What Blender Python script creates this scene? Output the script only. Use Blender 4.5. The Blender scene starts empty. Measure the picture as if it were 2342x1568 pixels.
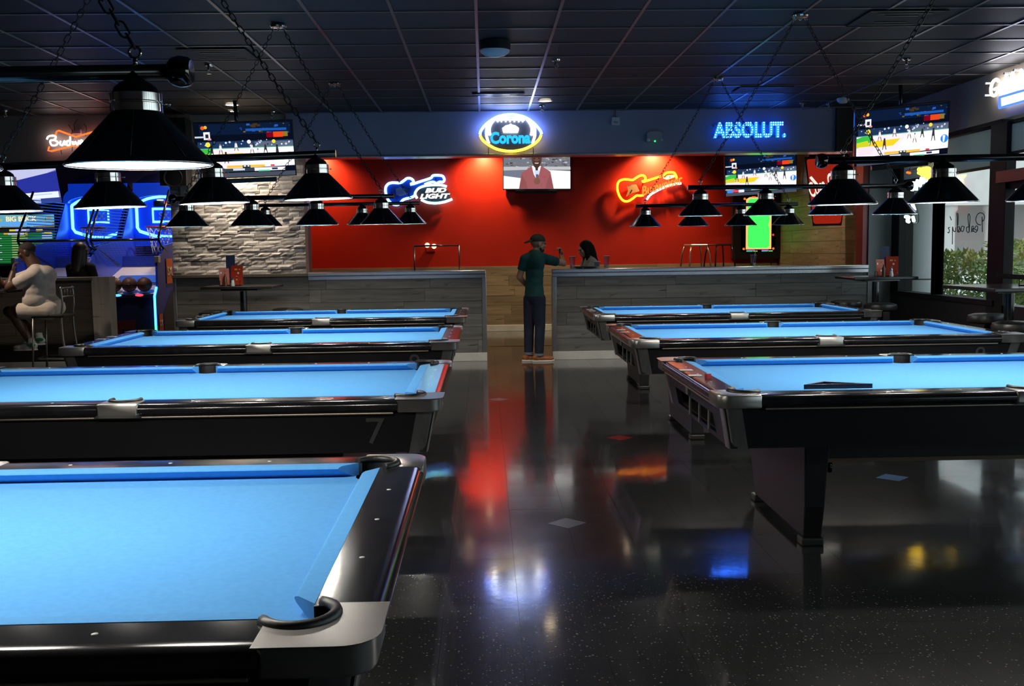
import bpy, bmesh, math, random
from mathutils import Vector, Matrix
random.seed(7)
C = bpy.context.scene.collection
PI = math.pi
SC = bpy.context.scene

# ------------------------------------------------------------------ camera, world, exposure
CF, CP, CYW, CR, CH = 2326.6, math.radians(5.266), math.radians(1.494), math.radians(-0.768), 1.47
def ray(x, y):
    A, B = x-1171, y-784
    a = A*math.cos(CR)+B*math.sin(CR); b = -A*math.sin(CR)+B*math.cos(CR)
    xc, uc = a/CF, -b/CF
    y1 = math.cos(CP)+uc*math.sin(CP); z = -math.sin(CP)+uc*math.cos(CP)
    return Vector((xc*math.cos(CYW)+y1*math.sin(CYW), -xc*math.sin(CYW)+y1*math.cos(CYW), z))
def at_y(x, y, Y): r = ray(x, y); p = r*(Y/r.y); return Vector((p.x, Y, p.z+CH))
def at_x(x, y, X): r = ray(x, y); p = r*(X/r.x); return Vector((X, p.y, p.z+CH))
def at_z(x, y, Z): r = ray(x, y); p = r*((Z-CH)/r.z); return Vector((p.x, p.y, Z))

cam_d = bpy.data.cameras.new('camera'); cam = bpy.data.objects.new('camera', cam_d); C.objects.link(cam)
cam_d.sensor_width = 36; cam_d.lens = CF/2342*36; cam_d.clip_start = .05
fw = ray(1171, 784).normalized(); rt = (ray(1172, 784)-ray(1171, 784)).normalized(); up = rt.cross(fw)
m = Matrix.Identity(4)
for i in range(3): m[i][0] = rt[i]; m[i][1] = up[i]; m[i][2] = -fw[i]
m[2][3] = CH; cam.matrix_world = m
SC.camera = cam

w = bpy.data.worlds.new('sky'); SC.world = w; w.use_nodes = True
bg = w.node_tree.nodes['Background']; bg.inputs[0].default_value = (.80, .90, 1.0, 1); bg.inputs[1].default_value = 2.4
SC.view_settings.view_transform = 'Standard'; SC.view_settings.look = 'None'
SC.view_settings.gamma = 1; SC.view_settings.use_curve_mapping = False; SC.view_settings.exposure = 0.0
cy = SC.cycles
cy.use_denoising = True
cy.max_bounces = 8; cy.diffuse_bounces = 3; cy.glossy_bounces = 4; cy.transparent_max_bounces = 16
cy.sample_clamp_indirect = 4; cy.caustics_reflective = False; cy.caustics_refractive = False
try: cy.use_light_tree = True
except Exception: pass
BULB = 770.0       # radiance of the table lamp bulbs

# ------------------------------------------------------------------ materials
MATS = {}
def mat(name, col=(.5, .5, .5), rough=.5, metal=0., spec=.5, em=None, es=0., coat=0.):
    if name in MATS: return MATS[name]
    M = bpy.data.materials.new(name); M.use_nodes = True
    b = M.node_tree.nodes['Principled BSDF']
    b.inputs['Base Color'].default_value = (*col, 1); b.inputs['Roughness'].default_value = rough
    b.inputs['Metallic'].default_value = metal; b.inputs['Specular IOR Level'].default_value = spec
    b.inputs['Coat Weight'].default_value = coat
    if em: b.inputs['Emission Color'].default_value = (*em, 1); b.inputs['Emission Strength'].default_value = es
    MATS[name] = M
    return M
def nd(M, t, **k):
    n = M.node_tree.nodes.new(t)
    for a, v in k.items(): setattr(n, a, v)
    return n
def lk(M, a, b): M.node_tree.links.new(a, b)
def bsdf(M): return M.node_tree.nodes['Principled BSDF']
def coords(M, kind='Object', scale=(1, 1, 1)):
    t = nd(M, 'ShaderNodeTexCoord'); mp = nd(M, 'ShaderNodeMapping'); mp.inputs['Scale'].default_value = scale
    lk(M, t.outputs[kind], mp.inputs['Vector']); return mp.outputs[0]
def noise_mat(name, c1, c2, scale=(5, 5, 5), nscale=4, detail=5, rough=.5, spec=.5, bump=0., metal=0., per_object=0., space='Object', lo=.35, hi=.65, coat=0.):
    if name in MATS: return MATS[name]
    M = mat(name, c1, rough, metal, spec, coat=coat); b = bsdf(M)
    v = coords(M, space, scale)
    if per_object:
        oi = nd(M, 'ShaderNodeObjectInfo'); ml = nd(M, 'ShaderNodeMath', operation='MULTIPLY'); ml.inputs[1].default_value = 37.
        lk(M, oi.outputs['Random'], ml.inputs[0]); ad = nd(M, 'ShaderNodeVectorMath', operation='ADD')
        lk(M, v, ad.inputs[0]); lk(M, ml.outputs[0], ad.inputs[1]); v = ad.outputs[0]
    n = nd(M, 'ShaderNodeTexNoise'); n.inputs['Scale'].default_value = nscale; n.inputs['Detail'].default_value = detail
    lk(M, v, n.inputs['Vector'])
    r = nd(M, 'ShaderNodeValToRGB'); r.color_ramp.elements[0].position = lo; r.color_ramp.elements[1].position = hi
    r.color_ramp.elements[0].color = (*c1, 1); r.color_ramp.elements[1].color = (*c2, 1)
    lk(M, n.outputs['Fac'], r.inputs['Fac']); out = r.outputs[0]
    if per_object:
        hs = nd(M, 'ShaderNodeHueSaturation'); mr = nd(M, 'ShaderNodeMapRange')
        mr.inputs['To Min'].default_value = 1-per_object; mr.inputs['To Max'].default_value = 1+per_object
        lk(M, oi.outputs['Random'], mr.inputs['Value']); lk(M, mr.outputs[0], hs.inputs['Value']); lk(M, out, hs.inputs['Color']); out = hs.outputs[0]
    lk(M, out, b.inputs['Base Color'])
    if bump:
        bp = nd(M, 'ShaderNodeBump'); bp.inputs['Strength'].default_value = bump; bp.inputs['Distance'].default_value = .01
        lk(M, n.outputs['Fac'], bp.inputs['Height']); lk(M, bp.outputs[0], b.inputs['Normal'])
    return M
def emit(name, col, s):
    if name in MATS: return MATS[name]
    M = bpy.data.materials.new(name); M.use_nodes = True; nt = M.node_tree; nt.nodes.clear()
    o = nd(M, 'ShaderNodeOutputMaterial'); e = nd(M, 'ShaderNodeEmission'); e.inputs[0].default_value = (*col, 1); e.inputs[1].default_value = s
    lk(M, e.outputs[0], o.inputs[0]); MATS[name] = M; return M
def col_screen(name, s):
    M = emit(name, (1, 1, 1), s); a = nd(M, 'ShaderNodeAttribute'); a.attribute_name = 'Col'
    e = [n for n in M.node_tree.nodes if n.type == 'EMISSION'][0]; lk(M, a.outputs['Color'], e.inputs[0]); return M
def col_print(name, rough=.4):
    M = mat(name, (1, 1, 1), rough); a = nd(M, 'ShaderNodeAttribute'); a.attribute_name = 'Col'
    lk(M, a.outputs['Color'], bsdf(M).inputs['Base Color']); return M
def glass_mat(name, tint=(.93, .97, .95), spec=.08):
    if name in MATS: return MATS[name]
    M = bpy.data.materials.new(name); M.use_nodes = True; M.node_tree.nodes.clear()
    o = nd(M, 'ShaderNodeOutputMaterial'); t = nd(M, 'ShaderNodeBsdfTransparent'); t.inputs[0].default_value = (*tint, 1)
    g = nd(M, 'ShaderNodeBsdfGlossy'); g.inputs['Roughness'].default_value = .02
    fr = nd(M, 'ShaderNodeFresnel'); ge = nd(M, 'ShaderNodeNewGeometry'); mi = nd(M, 'ShaderNodeMapRange'); mi.inputs['To Min'].default_value = 1.45; mi.inputs['To Max'].default_value = 1/1.45
    lk(M, ge.outputs['Backfacing'], mi.inputs['Value']); lk(M, mi.outputs[0], fr.inputs['IOR']); mx = nd(M, 'ShaderNodeMixShader')
    lk(M, fr.outputs[0], mx.inputs[0]); lk(M, t.outputs[0], mx.inputs[1]); lk(M, g.outputs[0], mx.inputs[2]); lk(M, mx.outputs[0], o.inputs[0])
    MATS[name] = M; return M

CLOTH = noise_mat('blue_cloth', (.092, .335, .72), (.10, .36, .76), (1, 1, 1), 60, 4, .9, .15)
LAMINATE = noise_mat('black_laminate', (.010, .010, .012), (.016, .016, .018), (1, 1, 1), 9, 6, .14, .5)
APRON = mat('black_apron', (.007, .007, .009), .42, 0, .4)
CASTING = noise_mat('satin_metal', (.40, .39, .37), (.50, .49, .47), (1, 1, 1), 5, 4, .30, .5, metal=.9)
POSTM = noise_mat('corner_metal', (.34, .34, .34), (.46, .46, .46), (6, 6, 1), 4, 4, .30, .5, metal=.9)
RUBBER = mat('pocket_rubber', (.012, .012, .012), .45)
DARK = mat('dark_void', (.002, .002, .002), .8)
TRIMM = mat('rail_trim_metal', (.45, .40, .33), .3, .9)
SIGHT = mat('pearl_sight', (.6, .6, .58), .3)
NUMM = mat('engraved_number', (.12, .12, .125), .35, .6)
WOODSTRIP = mat('pale_wood_strip', (.20, .13, .07), .5)
PLATE = mat('counter_plate', (.35, .34, .33), .4)
SHADE_OUT = mat('black_enamel', (.006, .0065, .008), .24, 0, .5)
SHADE_IN = mat('white_enamel', (.86, .86, .84), .5)
CHROME = mat('polished_chrome', (.62, .60, .56), .10, 1.)
BLACKMETAL = mat('black_metal', (.010, .010, .011), .16, .0, .6)
BULBM = emit('lamp_bulb', (1., .94, .84), BULB)
BULBOFF = mat('dead_bulb', (.5, .5, .5), .3)
CHAINM = mat('chain_steel', (.035, .033, .032), .4, .6)
REDWALL = noise_mat('red_paint', (.44, .014, .004), (.47, .016, .005), (1, 1, 1), 3, 3, .45, .3)
NAVY = noise_mat('soffit_paint', (.25, .25, .34), (.27, .27, .36), (1, 1, 1), 3, 3, .6, .3)
BEIGE = noise_mat('beige_paint', (.30, .25, .20), (.33, .28, .22), (1, 1, 1), 3, 3, .7, .3)
TAUPE = noise_mat('taupe_paint', (.20, .165, .15), (.22, .18, .165), (1, 1, 1), 3, 3, .7, .3)
GREYWALL = noise_mat('grey_paint', (.23, .245, .25), (.25, .265, .27), (1, 1, 1), 3, 3, .6, .3)
BLACKWALL = mat('black_paint', (.012, .012, .014), .5)
WHITETRIM = noise_mat('white_baseboard', (.55, .54, .50), (.62, .61, .57), (1, 1, 1), 6, 4, .45)
ALU = mat('brushed_aluminium', (.50, .52, .55), .26, .85)
FRAMEM = mat('dark_window_frame', (.011, .011, .011), .6, 0, .15)
TILE = noise_mat('ceiling_tile', (.010, .0115, .016), (.016, .018, .024), (1, 1, 1), 40, 5, .55, .35)
GRID = mat('ceiling_grid', (.14, .135, .13), .30, .35, .6)
WHITEP = mat('white_plastic', (.62, .63, .66), .4)
BLACKP = mat('black_plastic', (.012, .012, .012), .3)
PRINT = col_print('printed_card')
SCREEN = col_screen('tv_picture', 1.15)
GLASS = glass_mat('window_glass')
CUPM = glass_mat('clear_plastic', (.80, .80, .82))

def wood(name, c1, c2, c3, streak=(1, 1, 14), per=.22):
    M = noise_mat(name, c1, c2, streak, 1.6, 8, .5, .35, bump=.03, per_object=per, lo=.3, hi=.7)
    b = bsdf(M)                                                         # dark knots
    v = coords(M, 'Object', (1.3, 1, 9)); n = nd(M, 'ShaderNodeTexNoise'); n.inputs['Scale'].default_value = 2.2; lk(M, v, n.inputs['Vector'])
    r = nd(M, 'ShaderNodeValToRGB'); r.color_ramp.elements[0].position = .64; r.color_ramp.elements[1].position = .74
    lk(M, n.outputs['Fac'], r.inputs['Fac']); mx = nd(M, 'ShaderNodeMix', data_type='RGBA'); mx.inputs[7].default_value = (*c3, 1)
    src = b.inputs['Base Color'].links[0].from_socket
    lk(M, r.outputs[0], mx.inputs[0]); lk(M, src, mx.inputs[6]); lk(M, mx.outputs[2], b.inputs['Base Color'])
    return M
GREYWOOD = wood('grey_plank', (.085, .083, .080), (.16, .156, .15), (.035, .034, .033))
TANWOOD = wood('tan_plank', (.20, .145, .09), (.33, .25, .165), (.11, .075, .045))
STONE = noise_mat('stacked_stone', (.26, .235, .225), (.46, .42, .40), (3, 3, 6), 3, 6, .8, .3, bump=.35, per_object=.62)

def floor_material():
    M = mat('black_terrazzo_tile', (.01, .01, .01), .24, 0, .12, coat=.9); b = bsdf(M)
    g = nd(M, 'ShaderNodeNewGeometry')
    mp = nd(M, 'ShaderNodeMapping'); lk(M, g.outputs['Position'], mp.inputs['Vector'])
    vo = nd(M, 'ShaderNodeTexVoronoi'); vo.inputs['Scale'].default_value = 78; lk(M, mp.outputs[0], vo.inputs['Vector'])
    nz = nd(M, 'ShaderNodeTexNoise'); nz.inputs['Scale'].default_value = 30; lk(M, mp.outputs[0], nz.inputs['Vector'])
    # speck size varies from cell to cell
    sp = nd(M, 'ShaderNodeMath', operation='MULTIPLY'); sep = nd(M, 'ShaderNodeSeparateColor'); lk(M, vo.outputs['Color'], sep.inputs[0])
    pw = nd(M, 'ShaderNodeMath', operation='POWER'); pw.inputs[1].default_value = 3.; lk(M, sep.outputs[0], pw.inputs[0])
    sp.inputs[1].default_value = .36; lk(M, pw.outputs[0], sp.inputs[0])
    lt = nd(M, 'ShaderNodeMath', operation='LESS_THAN'); lk(M, vo.outputs['Distance'], lt.inputs[0]); lk(M, sp.outputs[0], lt.inputs[1])
    r = nd(M, 'ShaderNodeValToRGB'); r.color_ramp.elements[0].color = (.011, .0115, .0125, 1); r.color_ramp.elements[1].color = (.024, .025, .027, 1)
    lk(M, nz.outputs['Fac'], r.inputs['Fac'])
    mx = nd(M, 'ShaderNodeMix', data_type='RGBA'); lk(M, lt.outputs[0], mx.inputs[0]); lk(M, r.outputs[0], mx.inputs[6]); mx.inputs[7].default_value = (.13, .128, .12, 1)
    lk(M, mx.outputs[2], b.inputs['Base Color'])
    n2 = nd(M, 'ShaderNodeTexNoise'); n2.inputs['Scale'].default_value = 3.2; n2.inputs['Detail'].default_value = 6; lk(M, mp.outputs[0], n2.inputs['Vector'])
    mr = nd(M, 'ShaderNodeMapRange'); mr.inputs['From Min'].default_value = .3; mr.inputs['From Max'].default_value = .7
    mr.inputs['To Min'].default_value = .06; mr.inputs['To Max'].default_value = .125
    lk(M, n2.outputs['Fac'], mr.inputs['Value']); lk(M, mr.outputs[0], b.inputs['Coat Roughness'])
    n3 = nd(M, 'ShaderNodeTexNoise'); n3.inputs['Scale'].default_value = 24; lk(M, mp.outputs[0], n3.inputs['Vector'])
    bp = nd(M, 'ShaderNodeBump'); bp.inputs['Strength'].default_value = .05; bp.inputs['Distance'].default_value = .002
    lk(M, n3.outputs['Fac'], bp.inputs['Height']); lk(M, bp.outputs[0], b.inputs['Normal']); lk(M, bp.outputs[0], b.inputs['Coat Normal'])
    return M
FLOOR = floor_material()

# ------------------------------------------------------------------ mesh helpers
class MB:
    def __init__(s): s.v = []; s.f = []; s.m = []; s.sm = []; s.c = []; s.usec = False
    def add(s, vs, fs, m=0, smooth=False, col=None):
        o = len(s.v); s.v += [tuple(p) for p in vs]
        for f in fs: s.f.append(tuple(i+o for i in f)); s.m.append(m); s.sm.append(smooth); s.c.append(col or (1, 1, 1))
        if col: s.usec = True
        return s
    def box(s, c, d, m=0, rz=0, col=None, R=None):
        x, y, z = d[0]/2, d[1]/2, d[2]/2
        vs = [Vector((a*x, b*y, e*z)) for a in (-1, 1) for b in (-1, 1) for e in (-1, 1)]
        if rz: R = Matrix.Rotation(rz, 3, 'Z')
        if R is not None: vs = [R @ p for p in vs]
        vs = [p+Vector(c) for p in vs]
        return s.add(vs, [(0, 1, 3, 2), (4, 6, 7, 5), (0, 4, 5, 1), (2, 3, 7, 6), (0, 2, 6, 4), (1, 5, 7, 3)], m, col=col)
    def bb(s, a, b, m=0, col=None):
        return s.box([(a[i]+b[i])/2 for i in range(3)], [abs(b[i]-a[i]) for i in range(3)], m, col=col)
    def loft(s, A, B, m=0, caps=True, smooth=False, col=None):
        n = len(A); vs = list(A)+list(B)
        fs = [(i, (i+1) % n, n+(i+1) % n, n+i) for i in range(n)]
        s.add(vs, fs, m, smooth, col)
        if caps: s.add(A, [tuple(reversed(range(n)))], m, False, col); s.add(B, [tuple(range(n))], m, False, col)
        return s
    def prism(s, poly, z0, z1, m=0, col=None):
        return s.loft([(p[0], p[1], z0) for p in poly], [(p[0], p[1], z1) for p in poly], m, col=col)
    def lathe(s, prof, seg=24, c=(0, 0, 0), m=0, smooth=True, R=None, mats=None):
        n = len(prof); vs = []
        for k in range(seg):
            t = 2*PI*k/seg
            for r, z in prof:
                p = Vector((r*math.cos(t), r*math.sin(t), z))
                if R is not None: p = R @ p
                vs.append(p+Vector(c))
        for j in range(n-1):
            fs = [(k*n+j, ((k+1) % seg)*n+j, ((k+1) % seg)*n+j+1, k*n+j+1) for k in range(seg)]
            if j == 0: o0 = len(s.v); s.add(vs, fs, mats[j] if mats else m, smooth)
            else:
                for f in fs: s.f.append(tuple(i+o0 for i in f)); s.m.append(mats[j] if mats else m); s.sm.append(smooth); s.c.append((1, 1, 1))
        return s
    def tube(s, pts, r, seg=8, m=0, closed=False, caps=True, col=None):
        pts = [Vector(p) for p in pts]; n = len(pts); rr = r if isinstance(r, (list, tuple)) else [r]*n
        prev = None; vs = []
        for i, p in enumerate(pts):
            if closed: d = pts[(i+1) % n]-pts[i-1]
            else: d = pts[min(i+1, n-1)]-pts[max(i-1, 0)]
            d = d.normalized() if d.length > 1e-9 else Vector((0, 0, 1))
            if prev is None:
                a = Vector((0, 0, 1)) if abs(d.z) < .9 else Vector((0, 1, 0)); u = d.cross(a).normalized()
            else:
                u = (prev-d*prev.dot(d)); u = u.normalized() if u.length > 1e-6 else prev
            prev = u; v = d.cross(u)
            for k in range(seg):
                t = 2*PI*k/seg; vs.append(p+(u*math.cos(t)+v*math.sin(t))*rr[i])
        fs = []
        for i in range(n if closed else n-1):
            j = (i+1) % n
            for k in range(seg): fs.append((i*seg+k, i*seg+(k+1) % seg, j*seg+(k+1) % seg, j*seg+k))
        s.add(vs, fs, m, True, col)
        if caps and not closed:
            o = len(s.v)-len(vs)
            s.f.append(tuple(o+k for k in reversed(range(seg)))); s.f.append(tuple(o+(n-1)*seg+k for k in range(seg)))
            for _ in (0, 1): s.m.append(m); s.sm.append(False); s.c.append(col or (1, 1, 1))
        return s
    def ell(s, c, r, seg=16, rings=10, m=0, R=None, col=None):
        r = r if isinstance(r, (tuple, list)) else (r, r, r); vs = []; fs = []
        for i in range(1, rings):
            a = PI*i/rings
            for k in range(seg):
                t = 2*PI*k/seg; vs.append(Vector((r[0]*math.sin(a)*math.cos(t), r[1]*math.sin(a)*math.sin(t), r[2]*math.cos(a))))
        vs += [Vector((0, 0, r[2])), Vector((0, 0, -r[2]))]; T, B = len(vs)-2, len(vs)-1
        for i in range(rings-2):
            for k in range(seg): fs.append((i*seg+k, (i+1)*seg+k, (i+1)*seg+(k+1) % seg, i*seg+(k+1) % seg))
        for k in range(seg): fs.append((T, k, (k+1) % seg)); fs.append((B, (rings-2)*seg+(k+1) % seg, (rings-2)*seg+k))
        if R is not None: vs = [R @ p for p in vs]
        return s.add([p+Vector(c) for p in vs], fs, m, True, col)
    def mesh(s, name, mats, bevel=0., angle=None, xf=None):
        me = bpy.data.meshes.new(name); me.from_pydata(s.v, [], s.f)
        for mt in (mats if isinstance(mats, (list, tuple)) else [mats]): me.materials.append(mt)
        me.polygons.foreach_set('material_index', s.m); me.polygons.foreach_set('use_smooth', s.sm)
        if s.usec:
            at = me.color_attributes.new('Col', 'FLOAT_COLOR', 'CORNER'); buf = []
            for f, c in zip(s.f, s.c): buf += [c[0], c[1], c[2], 1.]*len(f)
            at.data.foreach_set('color', buf)
        if xf is not None: me.transform(xf)
        bm = bmesh.new(); bm.from_mesh(me); bmesh.ops.recalc_face_normals(bm, faces=bm.faces) if not s.usec else None
        if bevel:
            bmesh.ops.remove_doubles(bm, verts=bm.verts, dist=1e-5)
            es = [e for e in bm.edges if len(e.link_faces) == 2 and e.calc_face_angle(0) > .6]
            bmesh.ops.bevel(bm, geom=es, offset=bevel, segments=2, affect='EDGES', profile=.5, clamp_overlap=True)
        bm.to_mesh(me); bm.free()
        if angle is not None:
            me.polygons.foreach_set('use_smooth', [True]*len(me.polygons)); me.set_sharp_from_angle(angle=angle)
        me.update(); return me
    def build(s, name, mats, parent=None, bevel=0., angle=None, loc=None, rot=None):
        return link(name, s.mesh(name, mats, bevel, angle), parent, loc, rot)
def link(name, data, parent=None, loc=None, rot=None):
    o = bpy.data.objects.new(name, data); C.objects.link(o)
    if parent is not None: o.parent = parent
    if loc is not None: o.location = loc
    if rot is not None: o.rotation_euler = rot
    return o
def tag(o, label=None, cat=None, group=None, kind=None):
    if label: o['label'] = label
    if cat: o['category'] = cat
    if group: o['group'] = group
    if kind: o['kind'] = kind
    return o
def thing(name, label, cat, loc=(0, 0, 0), rz=0., group=None):
    o = bpy.data.objects.new(name, None); o.empty_display_size = .1; C.objects.link(o)
    o.location = loc; o.rotation_euler = (0, 0, rz); return tag(o, label, cat, group)
def copy_tree(o, parent=None):
    c = o.copy(); C.objects.link(c)
    if parent is not None: c.parent = parent
    for ch in list(o.children): copy_tree(ch, c)
    return c
def struct(o, label=None): o['kind'] = 'structure'; (label and o.__setitem__('label', label)); return o
def smooth_path(pts, n=5, closed=False):
    P = [Vector(p) for p in pts]; out = []; N = len(P)
    for i in range(N if closed else N-1):
        g = (lambda k: P[k % N]) if closed else (lambda k: P[max(0, min(N-1, k))])
        a, b, c, d = g(i-1), g(i), g(i+1), g(i+2)
        for k in range(n):
            t = k/n; out.append(.5*((2*b)+(c-a)*t+(2*a-5*b+4*c-d)*t*t+(3*b-a-3*c+d)*t**3))
    if not closed: out.append(P[-1])
    return out
def arc(c, r, a0, a1, n=10):
    return [(c[0]+r*math.cos(math.radians(a0+(a1-a0)*i/n)), c[1]+r*math.sin(math.radians(a0+(a1-a0)*i/n))) for i in range(n+1)]
def text_mesh(body, size=1., extrude=.0, offset=0., shear=0., spacing=1.):
    cu = bpy.data.curves.new('lettering', 'FONT'); cu.body = body; cu.size = size; cu.extrude = extrude; cu.offset = offset; cu.shear = shear
    cu.align_x = 'CENTER'; cu.align_y = 'CENTER'; cu.space_character = spacing; cu.resolution_u = 3
    o = bpy.data.objects.new('lettering', cu); C.objects.link(o); bpy.context.view_layer.update()
    me = bpy.data.meshes.new_from_object(o.evaluated_get(bpy.context.evaluated_depsgraph_get()))
    bpy.data.objects.remove(o); bpy.data.curves.remove(cu)
    vs = [v.co for v in me.vertices]; x0, x1 = min(v.x for v in vs), max(v.x for v in vs); y0, y1 = min(v.y for v in vs), max(v.y for v in vs)
    for v in me.vertices: v.co.x -= (x0+x1)/2; v.co.y -= (y0+y1)/2
    return me, x1-x0, y1-y0
def text(body, material, parent, origin, ux, uy, width, height, depth=.01, offset=0., shear=0., name='lettering'):
    """lettering laid in the plane origin + ux, uy, scaled to width and height"""
    me, a, b = text_mesh(body, 1., .02, offset, shear)
    ux = Vector(ux).normalized(); uy = Vector(uy).normalized(); uz = ux.cross(uy)
    M = Matrix.Identity(4)
    for i in range(3): M[i][0] = ux[i]*width/a; M[i][1] = uy[i]*height/b; M[i][2] = uz[i]*depth/.04; M[i][3] = origin[i]
    me.transform(M); me.materials.clear(); me.materials.append(material)
    return link(name, me, parent)
def rebase(t, loc):
    loc = Vector(loc)
    for ch in t.children: ch.location = ch.location-loc
    t.location = loc; return t
# ------------------------------------------------------------------ the room
W0, WB, WX, CZ, SOF, HWZ = 13.43, 18.29, 5.40, 3.25, 2.69, 1.20
XS0, XS1, XG0, XG1, XR = -4.064, -2.304, .008, .901, 5.097      # stone wall, gap in the counter, right end of the counter
# floor: a slab with separate square tiles on it
T = .305; TX0, TY0 = .423, 5.347
fl = MB().bb((-10.5, -4.2, -.10), (9.5, 18.6, -.0042)).build('floor', mat('floor_slab', (.006, .006, .006), .6)); struct(fl)
tile_me = MB().bb((-T/2+.0005, -T/2+.0005, -.004), (T/2-.0005, T/2-.0005, 0)).mesh('floor_tile', FLOOR)
cells = []; near = []
for i in range(-32, 30):
    for j in range(-24, 44):
        cx, cyy = TX0+(i+.5)*T, TY0+(j+.5)*T
        if cx < -10.3 or cx > (WX-.1 if cyy < 13.6 else 5.2) or cyy < -4 or cyy > 18.4: continue
        cells.append((cx, cyy))
for c in cells:
    d = math.hypot(c[0]-.3, c[1])
    vis = c[1] > 2.95 and -.33 < c[0] < .53*c[1]+.2
    near.append((d if vis else 99, c))
near.sort(); first = [c for d, c in near[:300]]; fs = set(first)
for c in first:
    o = link('floor_tile', tile_me, fl, (c[0], c[1], 0), (random.uniform(-.0011, .0011), random.uniform(-.0011, .0011), 0))
f2 = MB()
for c in cells:
    if c in fs: continue
    f2.box((c[0], c[1], -.002), (T-.001, T-.001, .004), R=Matrix.Rotation(random.uniform(-.0009, .0009), 3, 'X') @ Matrix.Rotation(random.uniform(-.0009, .0009), 3, 'Y'))
tag(f2.build('floor_tile_field', FLOOR, fl), kind='stuff')
dia = {'grey': mat('grey_inlay', (.11, .115, .14), .2), 'blue': mat('blue_inlay', (.07, .13, .26), .2), 'red': mat('red_inlay', (.26, .012, .010), .2)}
for i, j, cname in ((-1, 15, 'grey'), (0, 0, 'grey'), (2, 8, 'red'), (7, 3, 'blue')):
    s = .105; x, y = TX0+i*T, TY0+j*T
    o = MB().prism([(s, 0), (0, s), (-s, 0), (0, -s)], .0002, .0012).build('floor_inlay', dia[cname], fl, loc=(x, y, 0))
    o['label'] = cname+' diamond inlay in the black floor'

# ceiling: grid bars and separate tiles
ce = MB().bb((-10.5, -4.2, CZ+.03), (WX+.9, 18.6, CZ+.13)).build('ceiling', mat('ceiling_void', (.01, .01, .01), .8)); struct(ce)
GX, GY = .6285, .612; gx0, gy0 = -3.174, 7.829
ct_me = MB().bb((-GX/2+.008, -GY/2+.008, 0), (GX/2-.008, GY/2-.008, .02)).mesh('ceiling_tile', TILE)
xs = [gx0+i*GX for i in range(-11, 20)]; ys = [gy0+j*GY for j in range(-19, 18)]
rest = MB()
for x in xs[:-1]:
    for y in ys[:-1]:
        cx, cyy = x+GX/2, y+GY/2
        if cx > WX+.1 and cyy < 13.6: continue
        if 7.0 < cyy < 13.4 and abs(cx-.25) < .53*cyy+.3 and cx < WX and cx > -7:
            link('ceiling_tile', ct_me, ce, (cx, cyy, CZ+.004))
        else: rest.box((cx, cyy, CZ+.014), (GX-.016, GY-.016, .02))
tag(rest.build('ceiling_tile_field', TILE, ce), kind='stuff')
for x in xs:
    if -7.6 < x < WX: MB().bb((x-.012, 6.3, CZ-.004), (x+.012, W0, CZ+.006)).build('grid_bar', GRID, ce)
for y in ys:
    if 6.3 < y < W0: MB().bb((-7.6, y-.012, CZ-.003), (WX, y+.012, CZ+.006)).build('grid_bar', GRID, ce)

# walls out of the picture that close the room
struct(MB().bb((-10.2, -4.2, 0), (-10., 18.6, CZ+.03)).build('wall_left', TAUPE))
struct(MB().bb((-10.2, -4.2, 0), (WX+.2, -4., CZ+.03)).build('wall_rear', TAUPE))

def planks(parent, m, x0, x1, z0, z1, y, rows, length=1.22, axis='x', name='plank', th=.014, seed=1):
    """horizontal boards, each an object, on the face at y (axis x) or on the face at x (axis y)"""
    rnd = random.Random(seed); h = (z1-z0)/rows
    for r in range(rows):
        a = x0-rnd.uniform(0, length)
        while a < x1:
            b = a+length*rnd.uniform(.85, 1.15); p, q = max(a, x0)+.0015, min(b, x1)-.0015; a = b
            if q-p < .03: continue
            t = th*rnd.uniform(.85, 1.15); zc = z0+(r+.5)*h
            if axis == 'x': MB().box((0, 0, 0), (q-p, t, h-.004)).build(name, m, parent, loc=((p+q)/2, y-t/2, zc), bevel=.0015)
            else: MB().box((0, 0, 0), (q-p, t, h-.004)).build(name, m, parent, loc=(y-t/2, (p+q)/2, zc), rot=(0, 0, -PI/2), bevel=.0015)

CORE = mat('wall_core', (.05, .048, .045), .7)
def counter(name, x0, x1, ends, seed):
    wl = struct(MB().bb((x0, W0+.016, 0), (x1, W0+.19, HWZ-.05)).build(name, CORE))
    e0 = x0+(.045 if ends[0] else 0); e1 = x1-(.045 if ends[1] else 0)
    planks(wl, GREYWOOD, e0, e1, .112, HWZ-.055, W0+.016, 6, seed=seed)
    MB().bb((x0-.01, W0-.025, HWZ-.050), (x1+.01, W0+.24, HWZ)).build('counter_cap', ALU, wl, bevel=.008)
    MB().bb((x0-.008, W0-.012, HWZ-.10), (x1+.008, W0+.004, HWZ-.052)).build('edge_channel', ALU, wl, bevel=.004)
    for k, x in enumerate((x0, x1)):
        if ends[k]: MB().bb((x-(.012 if k == 0 else .045), W0-.008, .0), (x+(.045 if k == 0 else .012), W0+.2, HWZ-.10)).build('end_trim', ALU, wl, bevel=.004)
    b = struct(MB().bb((x0-.012, W0-.022, 0), (x1+.012, W0+.012, .112)).build('baseboard_'+name.split('_', 1)[1], WHITETRIM, bevel=.004))
    return wl
counter('wall_counter_left', XS1, XG0, (0, 1), 3)
counter('wall_counter_right', XG1, XR, (1, 0), 4)

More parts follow.
